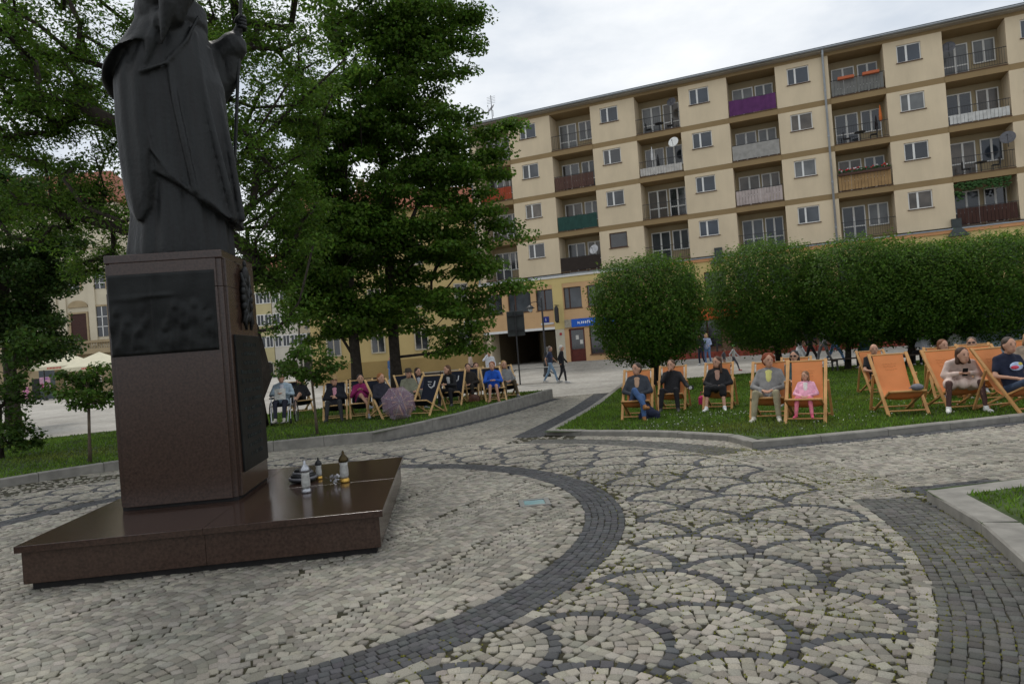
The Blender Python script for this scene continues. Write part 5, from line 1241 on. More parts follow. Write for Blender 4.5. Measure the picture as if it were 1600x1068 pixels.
def person(label, pos, z, phi, j, top, bottom, shoe=(.5, .5, .5), hair=(.06, .035, .02), style='short', sleeve='long', legs='long', skin=SKIN, sc=1.0, near=True, glasses=False, hat=None, inner=None, group=None, scarf=None, headturn=0, extra=None):
    r = empty('person', (*pos, z), PHI(phi), label, 'person', group); r.scale = (sc, sc, sc)
    vx = .0195 if near else .027; T = mat(top, .85, .22, 9, .3, 40); Bm = mat(bottom, .85, .22, 9, .3, 40); S = mat(skin, .55, .08, 8); Hm = mat(hair, .6, .35, 30, .4, 90); Sh = mat(shoe, .6, .15, 12)
    headturn = headturn or (random.uniform(-28, 28) if near else 0); Rh = Matrix.Rotation(R(headturn), 3, 'Z'); h = j['head']; hv = lambda x, y, zz: h + np.array(Rh @ Vector((x, y, zz)))
    b = MB(); b.ell(h + M3(0, 0, .015), (.084, .102, .115), 14, 10, Rh); b.ell(hv(0, .035, -.06), (.062, .064, .068), 12, 8, Rh); b.ell(hv(0, .108, -.015), (.014, .020, .022), 8, 6); b.ell(hv(0, .089, -.066), (.026, .012, .010), 8, 6)
    for s in (-1, 1): b.ell(hv(s * .086, -.005, -.005), (.013, .024, .032), 8, 6)
    b.cap(j['neck'] - (h - j['neck']) * .2, h - M3(0, .01, .05), .056, .052)
    tor = lambda m, e: [m.cap(j['neck'] + (j['pelvis'] - j['neck']) * .12, j['pelvis'], .095 + e, .115 + e)] + [m.cap(j['sh' + n] * .62 + j['neck'] * .38 - (j['neck'] - j['pelvis']) * .2, j['hip' + n] * .8 + j['pelvis'] * .2, .078 + e, .095 + e) for n in 'LR'] + [m.cap(j['shL'], j['shR'], .050 + e, .050 + e)] + [m.cap(j['neck'] + M3(0, 0, .0), j['sh' + n], .052 + e, .045 + e) for n in 'LR']
    tor(b, -.012); fg = MB()
    for n, s in (('L', -1), ('R', 1)):
        b.cap(j['sh' + n], j['el' + n], .046, .038); b.cap(j['el' + n], j['wr' + n], .038, .027)
        b.cap(j['hip' + n], j['knee' + n], .078, .054); b.cap(j['knee' + n], j['ank' + n], .055, .036); b.cap(j['ank' + n] - M3(0, .02, .04), j['toe' + n], .036, .028)
        d = j['wr' + n] - j['el' + n]; d = d / np.linalg.norm(d); u, v, _ = basis(d); pc = j['wr' + n] + d * .045
        sd = u if abs(u[0]) > abs(v[0]) else v; nn = np.cross(d, sd)
        b.cap(j['wr' + n], pc + d * .015, .026, .032)
        for k in range(4):
            o = pc + d * .03 + sd * (k - 1.5) * .017; L = (.062, .075, .070, .055)[k]
            fg.tube([o, o + d * L * .5 - nn * .006, o + d * L * .85 - nn * .026], [.0095, .009, .007], 6)
        o = pc + sd * s * .028; fg.tube([o, o + sd * s * .022 + d * .025, o + sd * s * .02 + d * .055], [.011, .010, .008], 6)
    fuse(b, 'body', S, r, vx, 2, fg if near else None)
    t = MB(); tor(t, .014)
    for n in 'LR':
        t.cap(j['sh' + n], j['el' + n] if sleeve != 'short' else j['sh' + n] * .35 + j['el' + n] * .65, .064, .056)
        if sleeve == 'long': t.cap(j['el' + n], j['wr' + n] * .93 + j['el' + n] * .07, .054, .042)
    if sleeve == 'coat':
        for n in 'LR': t.cap(j['el' + n], j['wr' + n] * .93 + j['el' + n] * .07, .056, .046); t.cap(j['hip' + n], j['hip' + n] * .6 + j['knee' + n] * .4, .115, .10)
    if legs == 'dress':
        for n in 'LR': t.cap(j['hip' + n], j['hip' + n] * .2 + j['knee' + n] * .8, .115, .105)
        t.cap(j['pelvis'], (j['kneeL'] + j['kneeR']) / 2 * .8 + j['pelvis'] * .2, .12, .10)
    fuse(t, 'top', T, r, vx * 1.1, 2)
    q = MB(); q.cap(j['hipL'], j['hipR'], .108, .108)
    for n in 'LR':
        kn, an = j['knee' + n], j['ank' + n]
        if legs in ('long', 'dress'): q.cap(j['hip' + n], kn, .092, .070) if legs == 'long' else q.cap(j['hip' + n], kn, .082, .06); q.cap(kn, an * .93 + kn * .07, .070 if legs == 'long' else .058, .052 if legs == 'long' else .040)
        elif legs == 'shorts': q.cap(j['hip' + n], j['hip' + n] * .25 + kn * .75, .095, .085)
        elif legs == 'skirt': q.cap(j['hip' + n], kn * 1.0, .105, .09); q.cap(j['pelvis'], (j['kneeL'] + j['kneeR']) / 2, .11, .09); q.cap(kn, kn * .7 + an * .3, .085, .085)
    fuse(q, 'trousers' if legs == 'long' else ('tights' if legs == 'dress' else legs), Bm, r, vx * 1.1, 2)
    for n in 'LR':
        m = MB(); a, e = j['ank' + n], j['toe' + n]; m.cap(a + M3(0, -.035, -.045), e + (e - a) * .12, .043, .036); m.cap(a, a + M3(0, 0, -.04), .044, .046); fuse(m, 'shoe', Sh, r, .014 if near else .022, 2)
    # hair
    m = MB()
    if style != 'bald':
        m.ell(hv(0, -.024, .05), (.095, .104, .092), 14, 10, Rh); m.ell(hv(0, -.06, .0), (.090, .068, .105), 12, 8, Rh)
        if style in ('long', 'bob'):
            L = -.22 if style == 'long' else -.11
            for s in (-1, 1): m.cap(hv(s * .07, -.03, .03), hv(s * .092, .0, L), .035, .03); m.cap(hv(s * .03, -.075, 0), hv(s * .04, -.085, L), .045, .04)
        if style == 'curly':
            rs = random.Random(1)
            for _ in range(60):
                a, e = rs.uniform(0, 6.28), rs.uniform(-.3, 1.4); d = M3(math.cos(a) * math.cos(e), math.sin(a) * math.cos(e), math.sin(e))
                if d[1] > .45 and d[2] < .75: continue
                m.ell(h + M3(0, -.015, .02) + d * [.106, .11, .112], (.027, .027, .027), 8, 6)
        fuse(m, 'hair', Hm, r, .015 if near else .024, 1)
    if hat:
        m = MB(); m.lathe([(.15, .0), (.152, .012), (.10, .02), (.095, .08), (.07, .115), (.01, .12)], 18, tuple(h + M3(0, -.01, .05))); m.build('hat', mat(hat, .85, .15, 20), r, smooth=True)
    if near:
        if glasses:
            m = MB()
            for s in (-1, 1): m.ell(hv(s * .038, .1, .018), (.032, .012, .02), 10, 6, Rh); m.bar(hv(s * .066, .085, .022), hv(s * .08, -.01, .022), .006)
            m.bar(hv(-.01, .1, .022), hv(.01, .1, .022), .006); m.build('sunglasses', mat((.01, .01, .012), .15, .1), r)
        else:
            for s in (-1, 1): MB().ell(hv(s * .034, .096, .016), (.012, .006, .005), 8, 6).build('eye', mat((.02, .015, .012), .3, .1), r); MB().ell(hv(s * .035, .096, .036), (.018, .006, .0035), 8, 6).build('eyebrow', Hm, r)
        m = MB(); m.ell(hv(0, .099, -.068), (.022, .006, .005), 8, 6); m.build('lips', mat((.36, .13, .10), .5, .1), r)
    if inner is not None:
        m = MB(); c = j['neck'] * .62 + j['pelvis'] * .38; ax = (j['neck'] - j['pelvis']); ax = ax / np.linalg.norm(ax); f = np.cross(M3(1, 0, 0), ax) * -1; f = f if f[1] > 0 else -f
        q3 = Matrix((M3(1, 0, 0), f, ax)).transposed(); c = j['neck'] * .68 + j['pelvis'] * .32
        m.ell(tuple(c + f * .082), (.055, .040, .15), 12, 10, q3); m.ell(tuple(c + f * .075 + ax * .09), (.07, .038, .05), 10, 8, q3); fuse(m, 'shirt_front', mat(inner, .85, .15, 9), r, .016, 2)
    if extra: extra(r, j)
    return r
rz_, lz_ = lawn_z['right'], lawn_z['left']
NAVY_G, OR_G = 'navy deckchairs on the shaded lawn', 'orange deckchairs on the sunny lawn'
def pc(px, d): return d - math.degrees(math.atan((px - 800) / F_PX))
def seat(px, py, phi, lab, navy=False): phi = pc(px, phi); return deckchair(px, py, phi, lz_ if navy else rz_, lab, navy, NAVY_G if navy else OR_G)
def phone(r, j):
    p = (j['wrL'] + j['wrR']) / 2 + M3(0, .06, .02); o = MB().box((-.037, -.005, -.075), (.037, .005, .075)).build('phone', mat((.012, .012, .014), .2, .1), r); o.location = p; o.rotation_euler = (R(-35), 0, 0)
# ---- orange chairs and their sitters
_, o, z = seat(995, 656, -8, 'orange deckchair under the man with crossed jeans'); person('man in open dark jacket and blue jeans with legs crossed, brown shoes, in orange deckchair', o, z, pc(995, -8), pose_recline(.02, cross=1), (.035, .04, .05), (.05, .10, .22), (.30, .13, .04), (.05, .035, .025), 'short', inner=(.42, .27, .18))
def held_camera(r, j):
    p = j['wrL'] + M3(-.05, .08, 0); m = MB(); m.box((-.06, -.035, -.04), (.06, .035, .045)); m.build('camera_body', blk, r).location = p; o = MB().lathe([(.035, 0), (.035, .08), (.03, .085)], 12).build('camera_lens', mat((.5, .5, .5), .3, .1), r); o.location = p + M3(0, .035, 0); o.rotation_euler = (R(-90), 0, 0)
j = pose_recline(.05, hands='face'); j['elL'] = M3(-.34, .0, .56); j['wrL'] = M3(-.42, .22, .52)
_, o, z = seat(1049, 642, -8, 'orange deckchair under the person in black hiding face'); person('person all in black holding a camera and covering the face with a hand', o, z, pc(1049, -8), j, (.014, .014, .016), (.012, .012, .014), (.05, .05, .05), (.10, .055, .03), 'short', extra=held_camera)
_, o, z = seat(1121, 640, -8, 'orange deckchair under the long haired woman in leather jacket'); person('long haired young woman in black leather jacket and skirt with white shoes in deckchair', o, z, pc(1121, -8), pose_recline(.07), (.016, .016, .018), (.010, .010, .011), (.72, .72, .70), (.07, .035, .02), 'long', legs='skirt', inner=(.40, .24, .18))
j = pose_recline(-.02, spread=.17); _, o, z = seat(1201, 656, -7, 'orange deckchair under the curly red haired woman'); 
person('woman with curly red hair in grey jacket, yellow top and khaki trousers asleep in deckchair', o, z, pc(1201, -7), j, (.20, .195, .19), (.26, .235, .15), (.50, .47, .40), (.20, .042, .014), 'curly', sleeve='coat', inner=(.55, .52, .18))
_, o, z = seat(1258, 661, -7, 'orange deckchair under the little girl in pink'); j = pose_recline(.0); 
person('little girl in pink jacket, pink leggings and striped socks in orange deckchair', o, z + .10, pc(1258, -7), pose_recline(.02), (.72, .36, .46), (.65, .18, .24), (.62, .10, .17), (.17, .09, .045), 'bob', sc=.63, inner=(.68, .66, .62))
_, o, z = seat(1243, 633, -6, 'orange deckchair behind the girl, under the woman in dark sunglasses'); person('dark haired woman in big sunglasses and teal jacket sitting behind the girl', o, z, pc(1243, -6), pose_recline(.06), (.03, .07, .075), (.08, .12, .18), (.2, .2, .2), (.010, .009, .009), 'bob', glasses=True, inner=(.45, .06, .14))
_, o, z = seat(1385, 616, 21, 'orange deckchair under the bald bearded man'); person('bald bearded man in black polo shirt looking aside in orange deckchair', o, z, pc(1385, 24), pose_recline(.03), (.012, .012, .014), (.06, .10, .18), (.3, .3, .3), (.06, .04, .03), 'bald', sleeve='short')
_, o, z = seat(1420, 648, 19, 'empty orange deckchair with a grey cap left on its seat')
m = MB(); m.ell((0, 0, .02), (.10, .09, .055), 12, 8); m.ell((.0, .10, .0), (.075, .07, .012), 12, 6); q = m.build('grey_cap', mat((.16, .16, .18), .9, .2, 15), None, smooth=True); q.location = (o[0] + dirv(pc(1420, 19))[0] * .29 + .13, o[1] + dirv(pc(1420, 19))[1] * .40 + .03, z + .44); tag(q, 'grey cap lying on the front bar of the empty deckchair', 'cap')
_, o, z = seat(1515, 641, 28, 'orange deckchair under the woman in the lace dress'); person('woman in pale lace dress and brown tights bent over her phone, white trainers', o, z, pc(1515, 12), pose_recline(fwd=True, spread=.22, bow=1), (.60, .47, .41), (.085, .045, .04), (.70, .70, .66), (.055, .025, .012), 'bob', legs='dress', extra=phone)
_, o, z = seat(1622, 644, 48, 'orange deckchair under the man in the printed navy shirt')
def print_patch(r, j):
    ax = j['neck'] - j['pelvis']; ax /= np.linalg.norm(ax); f = np.cross(ax, M3(1, 0, 0)); f = f if f[1] > 0 else -f; c = j['neck'] * .6 + j['pelvis'] * .4 + f * .135
    for k, (u, v, w, hh, col) in enumerate(((0, .0, .11, .07, (.45, .55, .75)), (.03, -.015, .07, .03, (.6, .06, .10)), (-.05, .03, .05, .03, (.6, .5, .1)))):
        MB().ell(tuple(c + M3(u, 0, 0) + ax * v + f * .004 * k), (w, .012, hh), 10, 6).build('shirt_print', mat(col, .8, .2, 20), r, smooth=True)
person('heavy man in navy printed t-shirt and jeans looking aside in orange deckchair', o, z, pc(1622, 40), pose_recline(.10), (.012, .016, .035), (.03, .05, .09), (.3, .3, .3), (.06, .045, .035), 'short', sleeve='short', extra=print_patch)
_, o, z = seat(1490, 622, 12, 'orange deckchair under the auburn haired woman'); person('auburn haired woman low in deckchair behind the woman in lace', o, z, pc(1490, 12), pose_recline(.0), (.30, .26, .24), (.1, .1, .12), (.3, .3, .3), (.16, .06, .025), 'bob')
_, o, z = seat(1524, 612, 0, 'orange deckchair under the man in white shirt and sunglasses'); person('man in white shirt and dark sunglasses holding a phone in orange deckchair', o, z, pc(1524, 0), pose_recline(.08, hands='phone'), (.70, .70, .72), (.02, .022, .03), (.3, .3, .3), (.10, .07, .05), 'short', glasses=True, extra=phone)
_, o, z = seat(1566, 626, 28, 'empty orange deckchair behind the man in the navy shirt')
_, o, z = seat(1612, 606, 0, 'orange deckchair under the fair haired person'); person('fair haired person half hidden behind the man in the navy shirt', o, z, pc(1612, 0), pose_recline(.05), (.25, .2, .15), (.1, .1, .1), (.3, .3, .3), (.36, .22, .10), 'bob')
# ---- bags on the right lawn
p = at_z(1013, 655, -.05); z = rz_(*p[:2])
bp = empty('backpack', (p[0], p[1], z), R(20), 'slumped navy backpack on the grass beside the man in jeans', 'backpack'); m = MB(); m.ell((0, 0, .13), (.17, .13, .15), 12, 8); m.ell((.10, .0, .09), (.18, .12, .10), 12, 8); m.ell((-.05, 0, .27), (.11, .09, .08), 10, 8); m.box((-.16, -.12, 0), (.22, .12, .12)); fuse(m, 'bag', mat((.012, .016, .04), .8, .25, 9), bp, .016, 4)
m = MB(); m.ell((.02, -.12, .13), (.11, .04, .08), 10, 8); m.build('front_pocket', mat((.015, .02, .045), .8, .2), bp, smooth=True); m = MB(); m.tube([(-.05, .05, .33), (-.10, .0, .40), (-.02, -.05, .34)], .014, 6); m.build('strap', blk, bp)
p = at_z(1099, 628, -.05); z = rz_(*p[:2]); hb = empty('handbag', (p[0], p[1], z + .0), 0, 'small magenta handbag beside the young woman in leather', 'handbag'); m = MB(); m.box((-.11, -.05, 0), (.11, .05, .2)); m.ell((0, 0, .18), (.11, .055, .06), 10, 6); fuse(m, 'bag', mat((.50, .02, .12), .6, .2, 10), hb, .014, 4); MB().tube([(-.08, 0, .2), (-.04, 0, .32), (.04, 0, .32), (.08, 0, .2)], .01, 6).build('handle', mat((.3, .015, .07), .6, .1), hb)

# ---- navy chairs and sitters on the shaded lawn
def wheelchair(px, py, phi):
    p = at_z(px, py, LEFT_Z); r = empty('wheelchair', (p[0], p[1], LEFT_Z), PHI(phi), 'wheelchair with silver tubes under the woman in pale blue', 'wheelchair'); al = mat((.45, .46, .48), .3, .1, 9, metal=.7)
    for s in (-1, 1):
        w = MB(); n = 24; rings = []
        for k in range(n + 1): a = 2 * math.pi * k / n; rings.append((s * .31, -.12 + .30 * math.cos(a), .30 + .30 * math.sin(a)))
        w.tube(rings, .016, 6, cap=False); wh = w.build('wheel', blk, r); m = MB()
        for k in range(10): a = math.pi * k / 10; m.bar((s * .31, -.12 + .28 * math.cos(a), .30 + .28 * math.sin(a)), (s * .31, -.12 - .28 * math.cos(a), .30 - .28 * math.sin(a)), .004)
        m.tube([(s * .30, -.12, .30), (s * .33, -.12, .30)], .03, 8); m.build('spokes', al, wh)
        m = MB(); m.lathe([(.05, -.015), (.08, -.015), (.08, .015), (.05, .015)], 14); c = m.build('caster', blk, r); c.rotation_euler = (0, R(90), 0); c.location = (s * .24, .36, .08)
        m = MB(); m.tube([(s * .25, -.25, .92), (s * .25, -.22, .50), (s * .25, .25, .50), (s * .22, .42, .45), (s * .20, .56, .10)], .013, 6); m.tube([(s * .25, -.22, .68), (s * .25, .18, .68), (s * .25, .22, .5)], .013, 6); m.tube([(s * .24, .36, .14), (s * .24, .3, .5)], .012, 6); m.build('side_frame', al, r)
        MB().box((s * .27 - .03, -.12, .69), (s * .27 + .03, .18, .72)).build('armrest', blk, r); MB().box((s * .11 - .08, .50, .08), (s * .11 + .08, .68, .095)).build('footrest', blk, r)
        MB().tube([(s * .25, -.25, .92), (s * .25, -.38, .92)], .018, 8).build('push_handle', blk, r)
    MB().box((-.22, -.22, .47), (.22, .22, .51)).build('seat', blk, r); MB().box((-.23, -.26, .52), (.23, -.235, .90)).build('backrest', blk, r)
    return r, p
wc, p = wheelchair(444, 662, 8)
j = pose_recline(); j.update(pelvis=M3(0, -.10, .58), neck=M3(0, -.12, 1.07), head=M3(0, -.03, 1.22))
for s, n in ((-1, 'L'), (1, 'R')): j['hip' + n] = M3(s * .10, -.06, .58); j['knee' + n] = M3(s * .12, .36, .60); j['ank' + n] = M3(s * .11, .52, .18); j['toe' + n] = M3(s * .13, .68, .13); j['sh' + n] = M3(s * .19, -.13, 1.0); j['el' + n] = M3(s * .28, .0, .78); j['wr' + n] = M3(s * .08, .19, .82)
def newspaper(r, j): MB().add([(-.13, .24, .66), (.13, .24, .66), (.15, .2, .95), (-.14, .2, .95), (0, .27, .67), (0, .25, .95)], [(0, 4, 5, 3), (4, 1, 2, 5)]).build('paper', mat((.55, .54, .5), .8, .2, 20), r)
person('grey haired woman in pale blue cardigan reading in a wheelchair', p[:2], LEFT_Z, 8, j, (.36, .45, .52), (.02, .022, .035), (.45, .42, .36), (.22, .21, .20), 'short', sleeve='coat', inner=(.55, .55, .6), extra=newspaper)
_, o, z = seat(476, 645, 18, 'navy deckchair under the woman with bare crossed legs', True); person('dark clad woman with bare crossed legs leaning back by the young tree', o, z, 18, pose_recline(.03, cross=-1), (.016, .016, .018), (.02, .02, .022), (.2, .15, .1), (.05, .03, .02), 'bob', legs='shorts')
_, o, z = seat(524, 657, -5, 'navy deckchair under the person in the straw hat', True); person('person in straw hat, dark jacket and pink shirt slumped in navy deckchair', o, z, pc(524, -5), pose_recline(.06, hands='chest'), (.012, .013, .018), (.03, .03, .032), (.03, .03, .03), (.2, .12, .05), 'short', hat=(.33, .22, .10), inner=(.50, .24, .30))
_, o, z = seat(566, 653, -3, 'navy deckchair under the person in magenta', True); person('person in magenta jacket with bare crossed legs and grey trainers', o, z, pc(566, -3), pose_recline(.06, cross=1, hands='phone'), (.22, .015, .09), (.02, .02, .03), (.33, .36, .40), (.02, .016, .013), 'short', legs='shorts')
_, o, z = seat(615, 653, 30, 'navy deckchair turned sideways with white logo next to the lilac umbrella', True); person('ginger haired person sitting sideways behind the lilac umbrella', o, z, pc(615, 30), pose_recline(.03), (.02, .02, .03), (.03, .04, .06), (.2, .2, .2), (.28, .11, .03), 'short')
_, o, z = seat(655, 650, -32, 'empty looking navy deckchair with white logo turned away from the umbrella', True)
p = at_z(640, 641, LEFT_Z); _, o, z = deckchair(0, 0, 30, lz_, 'navy deckchair half hidden by the lilac umbrella', True, NAVY_G, pos=(p[0], p[1] + .5)); person('bearded man in cap and khaki shirt sitting behind the lilac umbrella', o, z, 30, pose_recline(.12), (.20, .20, .14), (.12, .12, .10), (.2, .2, .2), (.30, .28, .25), 'short', hat=(.05, .04, .03))
_, o, z = seat(664, 634, 20, 'navy deckchair behind the turned away chair', True); person('dark haired woman in dark top behind the turned away deckchair', o, z, 20, pose_recline(.05), (.03, .03, .05), (.03, .03, .04), (.2, .2, .2), (.03, .018, .012), 'bob', inner=(.4, .4, .42))
_, o, z = seat(705, 634, -15, 'navy deckchair under the smiling woman in black', True); person('smiling brown haired woman in black coat leaning forward from navy deckchair', o, z, -20, pose_recline(fwd=True), (.014, .014, .016), (.012, .012, .014), (.05, .05, .05), (.10, .05, .025), 'bob', inner=(.5, .5, .5))
_, o, z = seat(733, 627, -5, 'navy deckchair under the reader in dark brown', True); person('person in dark brown jacket reading with papers on the lap', o, z, -5, pose_recline(.12), (.025, .02, .017), (.03, .026, .022), (.05, .05, .05), (.04, .025, .02), 'short')
_, o, z = seat(752, 623, 12, 'navy deckchair under the woman in grey and jeans', True); person('woman in grey jacket and pale jeans turned to her neighbour in blue', o, z, 20, pose_recline(.10, cross=1), (.12, .12, .125), (.18, .26, .36), (.3, .25, .2), (.07, .03, .02), 'bob')
_, o, z = seat(776, 627, 10, 'navy deckchair under the woman in the bright blue blouse', True); person('woman in bright blue blouse sitting upright with hands on bare knees', o, z, 0, pose_recline(fwd=True, spread=.09), (.02, .10, .48), (.02, .09, .4), (.35, .2, .12), (.22, .07, .025), 'short', legs='shorts')
_, o, z = seat(797, 621, 14, 'navy deckchair under the blonde woman', True); person('blonde woman in patterned top and brown trousers asleep in navy deckchair', o, z, 14, pose_recline(.02), (.18, .18, .18), (.06, .045, .025), (.2, .2, .2), (.42, .26, .11), 'long')
p = at_z(741, 628, LEFT_Z); hb = empty('handbag', (p[0], p[1], LEFT_Z), 0, 'brown leather handbag on the grass beside the woman in blue', 'handbag'); m = MB(); m.ell((0, 0, .11), (.20, .11, .13), 12, 8); m.box((-.17, -.09, 0), (.17, .09, .12)); fuse(m, 'bag', mat((.11, .045, .028), .5, .2, 8), hb, .016, 4); MB().tube([(-.12, 0, .2), (-.07, 0, .34), (.07, 0, .34), (.12, 0, .2)], .011, 6).build('handle', mat((.08, .03, .02), .5, .1), hb)
# lilac see-through umbrella lying open on the grass
p = at_z(624, 656, LEFT_Z); um = empty('umbrella', (p[0], p[1], LEFT_Z + .40), 0, 'open lilac see-through umbrella lying on the grass', 'umbrella'); um.rotation_euler = (R(74), R(20), R(14))
lil = bpy.data.materials.new('lilac_film'); lil.use_nodes = True; b_ = lil.node_tree.nodes['Principled BSDF']; b_.inputs['Base Color'].default_value = (.24, .15, .20, 1); b_.inputs['Alpha'].default_value = .6; b_.inputs['Roughness'].default_value = .25
RU = .44; nseg = 8
def dome(a, t): 
    sag = 1 - .06 * (math.cos(a * nseg) * .5 + .5 < .5) * 0; q = t * R(78); rr = RU * math.sin(q) / math.sin(R(78)) * (1 - .10 * abs(math.sin(a * nseg / 2)) * t * t); return (rr * math.cos(a), rr * math.sin(a), RU * .55 * math.cos(q))
for k in range(nseg):
    m = MB(); n, mm = 5, 7; vs = [dome(2 * math.pi * (k + i / n) / nseg, t / mm) for t in range(mm + 1) for i in range(n + 1)]; m.add(vs, [(t * (n + 1) + i, t * (n + 1) + i + 1, (t + 1) * (n + 1) + i + 1, (t + 1) * (n + 1) + i) for t in range(mm) for i in range(n)]); m.build('panel', lil, um, smooth=True)
    MB().tube([dome(2 * math.pi * k / nseg, t / 6) for t in range(7)], .004, 5).build('rib', mat((.3, .28, .3), .4, .1), um)
MB().tube([(0, 0, RU * .66), (0, 0, -.36)], .008, 6).build('shaft', mat((.3, .28, .3), .4, .1), um)

# ---- people on foot
def walker(px, py, phi, lab, j, top, bottom, **k):
    p = at(px, py); return person(lab, p[:2], p[2], phi, j, top, bottom, near=False, **k)
walker(862, 598, 78, 'man in navy t-shirt and pale jeans striding along the path', pose_stand(.30), (.035, .045, .085), (.20, .30, .42), hair=(.16, .13, .11), sleeve='short')
walker(880, 598, 78, 'grey haired man in black jacket walking beside the man in jeans', pose_stand(.16), (.012, .013, .016), (.03, .03, .034), hair=(.5, .48, .45), sleeve='coat')
j = pose_stand(.05); j['elR'] = M3(.30, .12, 1.32); j['wrR'] = M3(.08, .14, 1.58)
walker(768, 606, 10, 'man in white shirt standing with a hand to his face', j, (.70, .72, .78), (.05, .05, .06), hair=(.05, .035, .02))
walker(738, 600, -70, 'person in light top and dark trousers passing under the maple branches', pose_stand(.28), (.42, .33, .28), (.04, .04, .06))
walker(784, 600, 5, 'small child in white hat and top behind the blonde woman', pose_stand(0), (.65, .65, .68), (.3, .3, .35), sc=.62, hat=(.6, .58, .5))
walker(601, 591, 20, 'woman in white jacket and black trousers far behind the maples', pose_stand(.08), (.62, .58, .50), (.012, .012, .014))
walker(612, 594, -20, 'person in blue shirt and jeans far behind the maples', pose_stand(.12), (.06, .12, .25), (.10, .20, .38))
walker(517, 592, 40, 'person in dark blue with light hat far beyond the lawn', pose_stand(.1), (.04, .05, .09), (.03, .03, .04))
walker(1097, 570, -60, 'man in black standing at the terrace holding something', pose_stand(.06, .12), (.014, .016, .02), (.014, .018, .035))
walker(1107, 569, -40, 'woman in pale blue shirt standing beside the man in black', pose_stand(.08, .15), (.36, .42, .60), (.12, .20, .36), hair=(.45, .34, .12), style='bob')
walker(1133, 581, 60, 'small child in grey walking ahead of the child with rucksack', pose_stand(.25), (.12, .12, .14), (.4, .25, .2), sc=.60, legs='shorts', sleeve='short')
walker(1148, 579, 60, 'child in white with green cap running behind the clipped trees', pose_stand(.34), (.6, .6, .6), (.10, .10, .12), sc=.66, hat=(.2, .45, .12), shoe=(.5, .05, .05))
walker(1251, 571, 70, 'woman in white skirt and black top walking behind the clipped trees', pose_stand(.28), (.014, .014, .016), (.66, .68, .70), legs='skirt', sleeve='short')
walker(1268, 571, 70, 'person in black trousers walking after the white skirt', pose_stand(.3), (.014, .014, .016), (.012, .012, .014))
walker(1289, 570, -70, 'person in grey trousers walking behind the clipped trees', pose_stand(.3), (.2, .2, .2), (.16, .16, .17))
walker(1306, 569, 75, 'person in blue jeans striding behind the thick trunk', pose_stand(.36), (.05, .05, .06), (.09, .17, .32))
walker(22, 629, 30, 'woman carrying a child in dark blue by the town hall stair', pose_stand(.05, .2), (.3, .33, .45), (.02, .025, .05), hair=(.2, .1, .04), style='bob')
walker(42, 627, 20, 'woman in long pink dress by the grey kiosk', pose_stand(.05), (.62, .26, .42), (.62, .26, .42), legs='skirt', hair=(.12, .06, .03), style='long')
walker(140, 618, -20, 'man in dark suit under the cream parasol', pose_stand(.05), (.012, .013, .02), (.012, .013, .02), hair=(.3, .28, .25))
walker(128, 617, 10, 'person in black beside the dark suited man under parasol', pose_stand(.05), (.015, .015, .015), (.02, .02, .02))
# ---- benches and their sitters at the far side of the lawn
def bench(pos, z, rz, label, group, back=True, L=1.8):
    r = empty('park_bench', (*pos, z), rz, label, 'bench', group); w = mat((.045, .03, .022), .7, .25, 9)
    for k in range(4): MB().box((-L / 2, -.2 + k * .11, .43), (L / 2, -.2 + k * .11 + .09, .465)).build('seat_slat', w, r)
    if back:
        for k in range(3): MB().box((-L / 2, -.27 - k * .02, .56 + k * .12), (L / 2, -.24 - k * .02, .65 + k * .12)).build('back_slat', w, r)
    for s in (-1, 1):
        m = MB(); m.bar((s * L * .42, -.18, 0), (s * L * .42, -.18, .43), .05); m.bar((s * L * .42, .2, 0), (s * L * .42, .2, .43), .05); m.bar((s * L * .42, -.22, .40), (s * L * .42, .24, .40), .05)
        if back: m.bar((s * L * .42, -.20, .43), (s * L * .42, -.30, .92), .05)
        m.build('leg_frame', rail_m, r)
    return r
BG = 'dark benches round the lawns'
def sit_upright():
    j = pose_recline(); j.update(pelvis=M3(0, -.02, .55), neck=M3(0, -.02, 1.05), head=M3(0, .03, 1.23))
    for s, n in ((-1, 'L'), (1, 'R')): j['hip' + n] = M3(s * .1, .02, .54); j['knee' + n] = M3(s * .12, .44, .52); j['ank' + n] = M3(s * .12, .46, .10); j['toe' + n] = M3(s * .14, .61, .05); j['sh' + n] = M3(s * .18, -.03, .99); j['el' + n] = M3(s * .24, .08, .74); j['wr' + n] = M3(s * .12, .30, .66)
    return j
for k, (px, py, lab, sit) in enumerate(((1462, 571, 'backless bench with two sitters beyond the clipped trees', ((-.35, 'person in grey and white sitting with back turned on the far bench', (.36, .36, .40)), (.75, 'person in pale grey on the far bench beside the slim trunk', (.45, .45, .42)))), (1352, 577, 'backless bench by the thick dark trunk', ((.1, 'person in dark teal on the bench by the thick trunk', (.05, .09, .11)),)))):
    p = at(px, py, .05); bench(p[:2], p[2], 0, lab, BG, back=False, L=2.6)
    for dx, l2, c in sit: person(l2, (p[0] + dx, p[1]), p[2], 180, sit_upright(), c, (.03, .03, .035), near=False)
for px, py, lab in ((665, 612, 'bench with slatted back beyond the shaded lawn, by the maple trunk'), (572, 620, 'bench with slatted back behind the maple pair')):
    p = at(px, py); bench(p[:2], p[2], R(180), lab, BG)
